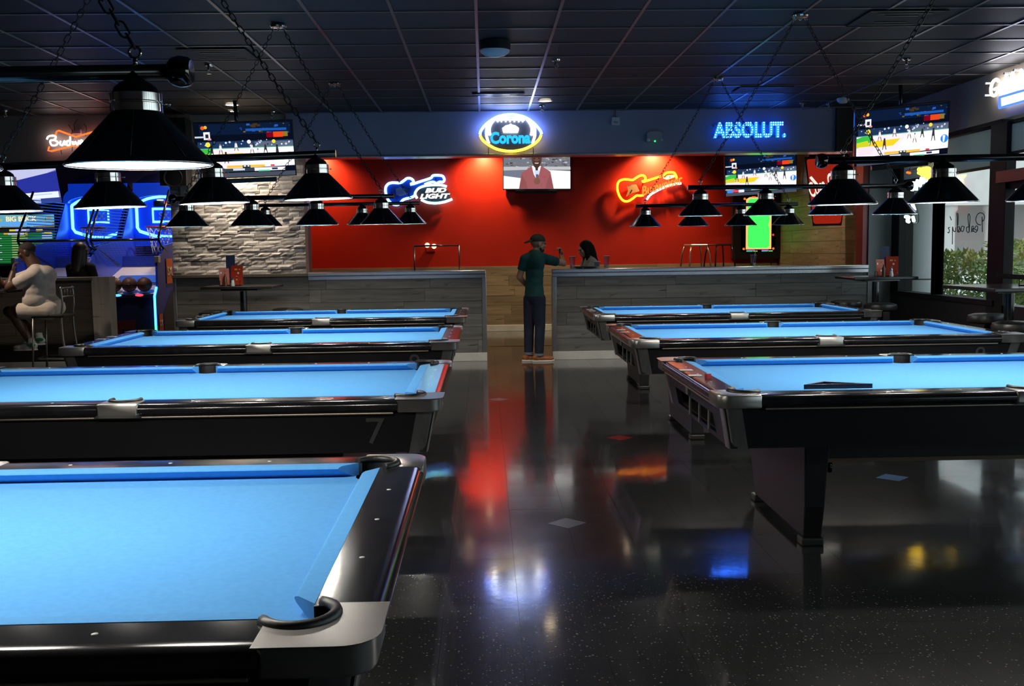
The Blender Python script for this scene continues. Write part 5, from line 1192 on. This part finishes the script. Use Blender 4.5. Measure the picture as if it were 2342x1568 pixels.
text('BIG BUCK', emit('marquee_letters', (1., .85, .42), 1.1), t, (.06, .222, 2.055), (1, 0, 0), (0, 0, 1), .48, .08, .006, .02).name = 'marquee_lettering'
ls = [((0, 0, 1, 1), (.006, .03, .012)), ((0, 0, 1, .10), (.01, .01, .012))]
for k in range(13):
    y = .12+k*.066; ls += [((.0, y, .97, y+.045), (.012, .16, .035)), ((.0, y+.008, .16+.05*(k % 3), y+.03), (.45, .50, .65)), ((.40, y+.008, .62, y+.03), (.35, .40, .15)), ((.82, y+.008, .96, y+.03), (.5, .55, .75))]
ls += [((.10, .02, .18, .08), (.6, .42, .02)), ((.38, .02, .46, .07), (.6, .5, .05)), ((.46, .015, .66, .07), (.4, .45, .8)), ((.75, .02, .84, .08), (.6, .42, .02)), ((.30, .12, .36, .16), (.7, .35, .02)), ((.36, .12, .58, .17), (.45, .45, .75)), ((.60, .11, .63, .17), (.7, .35, .02)), ((.86, .11, .96, .16), (.6, .4, .02))]
p = link('score_list', pic(ls).mesh('score_list', SCREEN), t, (0, .24, 1.62)); p.scale = (1.14, 1, .56)
MB().bb((-.58, -.05, .98), (.58, .25, 1.06)).build('control_shelf', BLACKP, t, bevel=.01)
# ------------------------------------------------------------------ people
def remesh(mb, name, m, voxel=.008, smooth=4, cuts=()):
    me = mb.mesh('raw', m); o = bpy.data.objects.new('raw', me); C.objects.link(o)
    r = o.modifiers.new('r', 'REMESH'); r.mode = 'VOXEL'; r.voxel_size = voxel; r.use_smooth_shade = True
    if smooth: s = o.modifiers.new('s', 'SMOOTH'); s.iterations = smooth; s.factor = .5
    dg = bpy.context.evaluated_depsgraph_get(); out = bpy.data.meshes.new_from_object(o.evaluated_get(dg))
    bpy.data.objects.remove(o); out.name = name
    if cuts:
        bm = bmesh.new(); bm.from_mesh(out)
        for co, no in cuts: bmesh.ops.bisect_plane(bm, geom=bm.verts[:]+bm.edges[:]+bm.faces[:], plane_co=co, plane_no=no, clear_outer=True)
        bm.to_mesh(out); bm.free()
    out.materials.clear(); out.materials.append(m)
    out.polygons.foreach_set('use_smooth', [True]*len(out.polygons)); return out
def cap(mb, a, ra, b, rb, n=14, ends=(1, 1)):
    mb.tube([a, b], [ra, rb], n)
    if ends[0]: mb.ell(a, ra, n, 10)
    if ends[1]: mb.ell(b, rb, n, 10)
def limb(mb, pts, rs, ends=(1, 1)):
    for i in range(len(pts)-1): cap(mb, Vector(pts[i]), rs[i], Vector(pts[i+1]), rs[i+1], 14, (ends[0] if i == 0 else 1, ends[1] if i == len(pts)-2 else 1))
def frame(f, u=(0, 0, 1)):
    f = Vector(f).normalized(); u = Vector(u); u = (u-f*u.dot(f)).normalized(); r = f.cross(u)
    return Matrix((r, f, u)).transposed()               # columns: right, forward, up
def head(mb, c, F, s=1.):
    c = Vector(c); e = lambda p, r: mb.ell(c+F @ (Vector(p)*s), tuple(x*s for x in (r if isinstance(r, tuple) else (r, r, r))), 18, 12, R=F)
    e((0, -.012, .025), (.074, .092, .085)); e((0, .012, -.035), (.060, .070, .070)); e((0, .040, -.078), (.040, .040, .034))
    e((0, .092, -.022), (.013, .018, .018)); e((0, .082, -.002), (.010, .014, .026)); e((0, .070, .022), (.050, .020, .013)); e((0, .079, -.056), (.022, .012, .010))
    for q in (-1, 1): e((q*.075, -.010, -.012), (.012, .022, .032)); e((q*.040, .058, -.022), (.022, .020, .022))
def eyes(c, F, t, s=1.):
    for q in (-1, 1): MB().ell(Vector(c)+F @ Vector((q*.032*s, .080*s, .004*s)), .011*s, 10, 8).build('eye', mat('eye_dark', (.02, .015, .012), .2), t)
def hand(mb, wrist, d, nrm, thumb, curl=.5, s=1.):
    """d along the palm, nrm out of the palm side the fingers close towards, thumb = side of the thumb"""
    w = Vector(wrist); d = Vector(d).normalized(); nrm = Vector(nrm); nrm = (nrm-d*nrm.dot(d)).normalized(); th = d.cross(nrm)*thumb
    F = Matrix((th, d, nrm)).transposed()
    mb.ell(w+d*.045*s, (.040*s, .052*s, .017*s), 14, 10, R=F)
    for k, (o, l) in enumerate(((.027, .068), (.009, .077), (-.009, .071), (-.026, .055))):
        a = w+d*.082*s+th*o*s; v = d; p = a
        for j in range(3):
            q = Matrix.Rotation(-curl*(.7+.25*j), 3, th) if True else None
            v = (d*math.cos(curl*(j+.6))+nrm*math.sin(curl*(j+.6))).normalized(); nx = p+v*l*s/2.6; cap(mb, p, .0085*s, nx, .0078*s, 8); p = nx
    a = w+d*.022*s+th*.030*s; b_ = a+(d*.55+th*.75+nrm*.25)*.034*s; c_ = b_+(d*.8+nrm*.5+th*.1)*.030*s
    cap(mb, a, .013*s, b_, .010*s, 8); cap(mb, b_, .010*s, c_, .0085*s, 8)
def shoe(mb, heel, toe, z, w=.042):
    h, t_ = Vector(heel), Vector(toe); d = (t_-h).normalized(); L = (t_-h).length; F = frame(d)
    mb.ell(h+d*.05+Vector((0, 0, z+.040)), (w*.92, .055, .042), 14, 10, R=F); mb.ell(h+d*L*.55+Vector((0, 0, z+.032)), (w, L*.36, .034), 14, 10, R=F); mb.ell(h+d*(L-.055)+Vector((0, 0, z+.026)), (w, .058, .028), 14, 10, R=F)
    cap(mb, h+d*.055+Vector((0, 0, z+.04)), .045, h+d*.07+Vector((0, 0, z+.095)), .044, 12)
def sole(heel, toe, z, w=.047, h=.022):
    a, b = Vector(heel), Vector(toe); d = (b-a).normalized(); s = Vector((-d.y, d.x, 0)); n = 20; P = []
    L = (b-a).length
    for i in range(n):
        q = 2*PI*i/n; P.append(a+d*(L/2+L/2*math.cos(q)*1.02)+s*w*math.sin(q)*(1.0 if math.cos(q) > -.2 else .88))
    return MB().loft([(p.x, p.y, z) for p in P], [(p.x, p.y, z+h) for p in P])
SKIN1 = noise_mat('skin_tan', (.34, .17, .10), (.40, .21, .13), (1, 1, 1), 8, 3, .5); SKIN2 = noise_mat('skin_deep', (.075, .035, .022), (.10, .048, .03), (1, 1, 1), 8, 3, .5); SKIN3 = mat('skin_light', (.42, .24, .17), .5)
def cloth_mat(name, a, b): return noise_mat(name, a, b, (1, 1, 1), 14, 5, .85, .2, bump=.25)
def person(label, pose, base):
    t = thing('person', label, 'person'); D = pose(t); rebase(t, base); return t

# --- the man in the gap of the counter, leaning on it
def man(t):
    Y = 13.24
    q = lambda x, y, dy=0.: at_y(x, y, Y+dy)
    f = Vector((.86, .5, 0)).normalized()               # facing right and away
    r = f.cross(Vector((0, 0, 1)))                      # his right
    hd = q(1231, 557, .02); F = frame((.93, .36, -.10))
    nk = q(1225, 580); ch_ = q(1223, 606); wa = q(1222, 645); pe = q(1222, 676)
    shL = q(1201, 593, -.02)-r*.0; shR = q(1247, 592, .02)
    elL, wrL = q(1188, 633, .0), q(1204, 653, .13); elR, wrR = q(1289, 602, .22), q(1283, 584, .24)
    hipL, hipR = q(1213, 684, .04), q(1232, 684, -.04); knL, knR = q(1210, 745, .08), q(1235, 747, .0); anL, anR = q(1209, 808, .05), q(1233, 811, -.02)
    b = MB()
    head(b, hd, F, 1.06); cap(b, hd+Vector((-.015, -.01, -.07)), .052, nk, .058)
    R = frame(f)
    b.ell(ch_+Vector((0, 0, .03)), (.150, .100, .17), 18, 12, R=R); b.ell(wa, (.135, .092, .16), 18, 12, R=R); b.ell(pe, (.150, .105, .12), 18, 12, R=R)
    b.ell(ch_.lerp(wa, .55), (.132, .090, .15), 18, 12, R=R); b.ell(wa.lerp(pe, .5), (.135, .092, .13), 18, 12, R=R)
    limb(b, [nk, shL], [.05, .056]); limb(b, [nk, shR], [.05, .056])
    limb(b, [shL, elL, wrL], [.052, .040, .027]); limb(b, [shR, elR, wrR], [.052, .042, .028])
    hand(b, wrL, (.5, .8, -.2), (.8, -.5, 0), 1, .5); hand(b, wrR, (-.12, -.1, 1), (-.8, -.5, .2), 1, .95)
    for h, k, a in ((hipL, knL, anL), (hipR, knR, anR)): limb(b, [h, k, a], [.082, .055, .040])
    link('body', remesh(b, 'body', SKIN1, .007, 3), t); eyes(hd, F, t)
    s = MB()
    s.ell(ch_+Vector((0, 0, .03)), (.164, .114, .18), 18, 12, R=R); s.ell(wa+Vector((0, 0, .01)), (.146, .104, .165), 18, 12, R=R); s.ell(pe, (.158, .114, .10), 18, 12, R=R)
    s.ell(ch_.lerp(wa, .5), (.150, .106, .17), 18, 12, R=R); s.ell(wa.lerp(pe, .5), (.150, .108, .14), 18, 12, R=R); s.ell(wa.lerp(pe, .8), (.158, .114, .12), 18, 12, R=R)
    limb(s, [nk+Vector((0, 0, -.012)), shL], [.064, .071]); limb(s, [nk+Vector((0, 0, -.012)), shR], [.064, .071])
    limb(s, [shL, shL.lerp(elL, .62)], [.070, .060], (1, 0)); limb(s, [shR, shR.lerp(elR, .62)], [.070, .062], (1, 0))
    link('shirt', remesh(s, 'shirt', cloth_mat('teal_shirt', (.010, .050, .048), (.014, .062, .060)), .008, 3, cuts=[(pe+Vector((0, 0, -.005)), (0, 0, -1))]), t)
    p = MB(); p.ell(pe+Vector((0, 0, -.01)), (.150, .108, .11), 18, 12, R=R)
    for h, k, a in ((hipL, knL, anL), (hipR, knR, anR)): limb(p, [h, k, a+Vector((0, 0, .0))], [.094, .070, .058], (1, 0))
    link('jeans', remesh(p, 'jeans', cloth_mat('dark_denim', (.010, .013, .026), (.016, .020, .038)), .008, 3, cuts=[(pe+Vector((0, 0, .07)), (0, 0, 1))]), t)
    for a, nm in ((anL, 'L'), (anR, 'R')): MB().lathe([(.061, 0), (.062, .03), (.058, .032)], 20, a+Vector((0, 0, -.012))).build('jeans_cuff', mat('cuff_blue', (.09, .11, .15), .8), t)
    for a in (anL, anR):
        d = Vector((1, .10, 0)).normalized(); h = Vector((a.x, a.y, 0))-d*.085; to = Vector((a.x, a.y, 0))+d*.195; b = MB(); shoe(b, h, to, .015)
        o = link('shoe', remesh(b, 'shoe', mat('tan_leather', (.30, .095, .028), .4), .006, 2), t); sole(h-d*.005, to+d*.008, 0).build('sole', mat('sole_white', (.65, .60, .52), .6), o, bevel=.004)
    c = MB(); c.ell(hd+F @ Vector((0, -.012, .045)), (.088, .106, .082), 20, 14, R=F)
    link('cap_crown', remesh(c, 'cap', mat('cap_black', (.012, .015, .010), .8), .006, 2, cuts=[(hd+F @ Vector((0, 0, .028)), F @ Vector((0, .10, -1)))]), t)
    v = MB(); v.ell(hd+F @ Vector((0, -.135, .018)), (.068, .068, .012), 16, 8, R=F @ Matrix.Rotation(.45, 3, 'X')); v.build('cap_brim', MATS['cap_black'], t)
    be = MB(); be.ell(hd+F @ Vector((0, .042, -.080)), (.050, .046, .040), 16, 10, R=F); be.ell(hd+F @ Vector((.040, .015, -.055)), (.022, .030, .040), 12, 8, R=F); be.ell(hd+F @ Vector((-.040, .015, -.055)), (.022, .030, .040), 12, 8, R=F)
    be.build('beard', mat('beard_black', (.008, .007, .006), .8), t)
person('bearded man in a teal shirt and backward cap leaning on the counter', man, (.66, 13.24, 0))

# --- the man in white on the bar stool at the left edge
def sitter_white(t):
    Y = 12.32; q = lambda x, y, dy=0.: at_y(x, y, Y+dy)
    f = Vector((-1, 0, 0)); hd = q(60, 576, .0); F = frame((-.97, -.15, -.22)); R = frame((-1, 0, -.35))
    nk = q(80, 610); ch_ = q(90, 645); be_ = q(90, 684); pe = q(110, 704)
    shN, shF = q(80, 627, -.17), q(76, 627, .17); elN, elF = q(20, 658, -.14), q(10, 650, .16); wrN, wrF = q(30, 622, -.04), q(-8, 640, .1)
    hipN, hipF = q(112, 710, -.09), q(112, 710, .09); knN, knF = q(27, 712, -.12), q(20, 712, .14); anN, anF = q(70, 782, -.09), q(88, 770, .08)
    b = MB(); head(b, hd, F, 1.02); cap(b, hd+Vector((.035, 0, -.05)), .066, nk, .085); b.ell(q(100, 628), (.13, .15, .12), 18, 12)
    b.ell(ch_, (.185, .135, .19), 18, 12, R=R); b.ell(be_, (.175, .165, .15), 18, 12, R=R); b.ell(pe, (.19, .15, .12), 18, 12)
    limb(b, [nk, shN], [.06, .062]); limb(b, [nk, shF], [.06, .062])
    limb(b, [shN, elN, wrN], [.064, .048, .032]); limb(b, [shF, elF, wrF], [.064, .048, .032])
    hand(b, wrN, (.10, .1, 1), (.6, .3, .2), 1, .8, 1.05); hand(b, wrF, (-1, 0, -.1), (0, -.2, -1), -1, .4, 1.05)
    for h, k, a in ((hipN, knN, anN), (hipF, knF, anF)): limb(b, [h, k, k.lerp(a, .35), a], [.10, .066, .062, .042])
    link('body', remesh(b, 'body', SKIN2, .008, 3), t); eyes(hd, F, t)
    h_ = MB(); h_.ell(hd+F @ Vector((0, -.020, .034)), (.078, .096, .082), 18, 12, R=F)
    link('hair', remesh(h_, 'hair', mat('short_hair', (.02, .012, .01), .8), .008, 1, cuts=[(hd+F @ Vector((0, -.0, .03)), F @ Vector((0, .5, -1)))]), t)
    s = MB(); s.ell(q(100, 630), (.145, .165, .13), 18, 12); s.ell(ch_, (.215, .165, .21), 18, 12, R=R); s.ell(be_, (.215, .19, .18), 18, 12, R=R); s.ell(pe+Vector((0, 0, .03)), (.20, .16, .11), 18, 12)
    limb(s, [nk+Vector((.01, 0, -.02)), shN], [.078, .082]); limb(s, [nk+Vector((.01, 0, -.02)), shF], [.078, .082])
    limb(s, [shN, shN.lerp(elN, .72)], [.082, .078], (1, 0)); limb(s, [shF, shF.lerp(elF, .72)], [.082, .078], (1, 0))
    WT = cloth_mat('white_cotton', (.50, .44, .40), (.58, .52, .47))
    s.ell(ch_.lerp(be_, .5), (.21, .18, .17), 18, 12, R=R); s.ell(be_.lerp(pe, .5), (.20, .175, .14), 18, 12)
    link('shirt', remesh(s, 'shirt', WT, .009, 16), t)
    p = MB(); p.ell(pe, (.205, .165, .13), 18, 12)
    for h, k in ((hipN, knN), (hipF, knF)): limb(p, [h, h.lerp(k, .82)], [.118, .098], (1, 0))
    link('shorts', remesh(p, 'shorts', cloth_mat('white_shorts', (.48, .42, .36), (.56, .50, .43)), .009, 12), t)
    for a, tilt in ((anN, .0), (anF, .0)):
        d = Vector((-1, -.12, -.25)).normalized(); d2 = Vector((-1, -.12, 0)).normalized(); z0 = a.z-.085; h = Vector((a.x, a.y, 0))+d2*-.075; to = h+d2*.27
        cap_ = MB(); cap(cap_, a+Vector((0, 0, -.03)), .046, a+Vector((0, 0, .05)), .047, 12, (1, 0)); link('sock', remesh(cap_, 'sock', mat('sock_white', (.55, .55, .52), .8), .007, 1), t)
        b = MB(); shoe(b, h, to, z0, .046); o = link('shoe', remesh(b, 'shoe', mat('shoe_white', (.50, .52, .50), .5), .006, 2), t)
        MB().ell(Vector((a.x+.03, a.y-.046, z0+.055)), (.05, .006, .022), 12, 6).build('shoe_stripe', mat('shoe_green', (.02, .28, .10), .5), o); sole(h, to, z0-.012, .048, .02).build('sole', mat('sole_white', (.65, .60, .52), .6), o)
    return
person('man in a white shirt and shorts seated on a bar stool, chin on hand', sitter_white, (-5.17, 12.32, 0))

# --- woman seated behind the right counter, facing left
def woman_r(t):
    Y = 13.95; q = lambda x, y, dy=0.: at_y(x, y, Y+dy)
    hd = q(1337, 570); F = frame((-.93, -.25, -.22)); f = Vector((-.96, -.28, 0)); R = frame((-.96, -.28, -.25)); s_ = .92
    nk = q(1348, 590); ch_ = q(1353, 612); be_ = q(1357, 648); pe = q(1362, 680); rt_ = f.cross(Vector((0, 0, 1)))
    shA, shB = nk+rt_*.15+Vector((0, 0, -.06)), nk-rt_*.15+Vector((0, 0, -.06)); elA, elB = shA+f*.10+Vector((0, 0, -.22)), shB+f*.12+Vector((0, 0, -.22)); wrA, wrB = elA+f*.22+Vector((0, 0, .05)), elB+f*.20+Vector((0, 0, .04))
    hA, hB = pe+rt_*.09, pe-rt_*.09; kA, kB = hA+f*.40+Vector((0, 0, -.01)), hB+f*.40+Vector((0, 0, -.01)); aA, aB = kA+Vector((0, 0, -.38))-f*.05, kB+Vector((0, 0, -.38))-f*.05
    b = MB(); head(b, hd, F, s_); cap(b, hd+Vector((.03, .01, -.06)), .046, nk, .05)
    b.ell(ch_, (.135, .095, .15), 18, 12, R=R); b.ell(be_, (.125, .10, .16), 18, 12, R=R); b.ell(pe, (.16, .12, .11), 18, 12, R=R)
    for a in ((shA, elA, wrA), (shB, elB, wrB)): limb(b, [nk, a[0]], [.045, .045]); limb(b, a, [.042, .034, .024]); hand(b, a[2], f, (0, 0, -1), 1, .35, .9)
    for a in ((hA, kA, aA), (hB, kB, aB)): limb(b, a, [.085, .055, .036]); cap(b, a[2], .036, a[2]+f*.14+Vector((0, 0, -.03)), .03)
    link('body', remesh(b, 'body', SKIN3, .008, 3), t); eyes(hd, F, t, s_)
    s = MB(); s.ell(ch_, (.150, .108, .16), 18, 12, R=R); s.ell(be_, (.138, .112, .17), 18, 12, R=R)
    for a in ((shA, elA), (shB, elB)): limb(s, [nk+Vector((0, 0, -.02)), a[0]], [.056, .058]); limb(s, [a[0], a[0].lerp(a[1], .7)], [.056, .050], (1, 0))
    link('shirt', remesh(s, 'shirt', cloth_mat('grey_shirt', (.26, .28, .30), (.32, .34, .36)), .009, 3), t)
    p = MB(); p.ell(pe, (.168, .128, .118), 18, 12, R=R)
    for a in ((hA, kA, aA), (hB, kB, aB)): limb(p, a, [.094, .064, .046], (1, 0))
    link('trousers', remesh(p, 'trousers', MATS['dark_denim'], .009, 3), t)
    h_ = MB(); h_.ell(hd+F @ Vector((0, -.030, .032)), (.088, .098, .092), 18, 12, R=F)
    limb(h_, [hd+F @ Vector((.0, -.07, .0)), hd+F @ Vector((.0, -.085, -.10)), hd+F @ Vector((.0, -.11, -.22))], [.075, .070, .045]); limb(h_, [hd+F @ Vector((.062, .0, .0)), hd+F @ Vector((.062, .0, -.13)), hd+F @ Vector((.07, .02, -.22))], [.034, .032, .022]); limb(h_, [hd+F @ Vector((-.062, .0, .0)), hd+F @ Vector((-.062, .0, -.13)), hd+F @ Vector((-.07, .02, -.22))], [.034, .032, .022])
    link('hair', remesh(h_, 'hair', mat('black_hair', (.004, .0035, .004), .8, 0, .2), .008, 2), t)
person('woman with long black hair seated behind the right counter', woman_r, (1.45, 13.95, 0))
st = round_stool('round black stool under the woman behind the counter', 1.53, 13.97, .70)

# --- woman seen from behind over the arcade divider
def woman_l(t):
    Y = 13.75; q = lambda x, y, dy=0.: at_y(x, y, Y+dy)
    hd = q(187, 574); F = frame((.35, .9, -.05)); f = Vector((.35, .94, 0)).normalized(); R = frame(f); rt_ = f.cross(Vector((0, 0, 1))); s_ = .95
    nk = q(184, 601); ch_ = q(182, 630); be_ = q(182, 672); pe = q(182, 705)
    shA, shB = nk+rt_*.165+Vector((0, 0, -.065)), nk-rt_*.165+Vector((0, 0, -.065)); elA, elB = shA+f*.06+rt_*.04+Vector((0, 0, -.27)), shB+f*.06-rt_*.04+Vector((0, 0, -.27)); wrA, wrB = elA+f*.22+Vector((0, 0, .03)), elB+f*.22+Vector((0, 0, .03))
    hA, hB = pe+rt_*.09, pe-rt_*.09; kA, kB = hA+f*.42, hB+f*.42; aA, aB = kA+Vector((0, 0, -.40)), kB+Vector((0, 0, -.40))
    b = MB(); head(b, hd, F, s_); cap(b, hd+Vector((0, -.02, -.06)), .048, nk, .052)
    b.ell(ch_, (.150, .10, .17), 18, 12, R=R); b.ell(be_, (.14, .11, .17), 18, 12, R=R); b.ell(pe, (.17, .13, .12), 18, 12, R=R)
    for a in ((shA, elA, wrA), (shB, elB, wrB)): limb(b, [nk, a[0]], [.048, .05]); limb(b, a, [.046, .036, .026]); hand(b, a[2], f, (0, 0, -1), 1, .35, .9)
    for a in ((hA, kA, aA), (hB, kB, aB)): limb(b, a, [.09, .058, .038]); cap(b, a[2], .036, a[2]+f*.14+Vector((0, 0, -.03)), .03)
    link('body', remesh(b, 'body', SKIN1, .009, 3), t); eyes(hd, F, t, s_)
    s = MB(); s.ell(ch_, (.170, .120, .18), 18, 12, R=R); s.ell(be_, (.16, .13, .18), 18, 12, R=R)
    for a in ((shA, elA, wrA), (shB, elB, wrB)): limb(s, [nk+Vector((0, 0, -.02)), a[0]], [.062, .066]); limb(s, [a[0], a[1], a[1].lerp(a[2], .9)], [.064, .052, .040], (1, 0))
    link('jacket', remesh(s, 'jacket', cloth_mat('black_jacket', (.008, .008, .009), (.012, .012, .013)), .009, 3), t)
    p = MB(); p.ell(pe, (.178, .138, .125), 18, 12, R=R)
    for a in ((hA, kA, aA), (hB, kB, aB)): limb(p, a, [.10, .068, .05], (1, 0))
    link('trousers', remesh(p, 'trousers', MATS['dark_denim'], .009, 3), t)
    h_ = MB(); h_.ell(hd+F @ Vector((0, -.028, .030)), (.090, .100, .094), 18, 12, R=F)
    limb(h_, [hd+F @ Vector((.0, -.05, .0)), hd+F @ Vector((.0, -.07, -.12)), hd+F @ Vector((.0, -.10, -.26))], [.088, .086, .060]); limb(h_, [hd+F @ Vector((.06, -.02, .0)), hd+F @ Vector((.07, -.04, -.2))], [.045, .035])
    link('hair', remesh(h_, 'hair', mat('auburn_hair', (.022, .009, .007), .45), .008, 2), t)
person('long haired person in black seen from behind over the arcade divider', woman_l, (-5.4, 13.75, 0))
round_stool('round black stool under the person in black behind the divider', at_y(182, 705, 13.75).x, 13.72, at_y(182, 705, 13.75).z-.10)
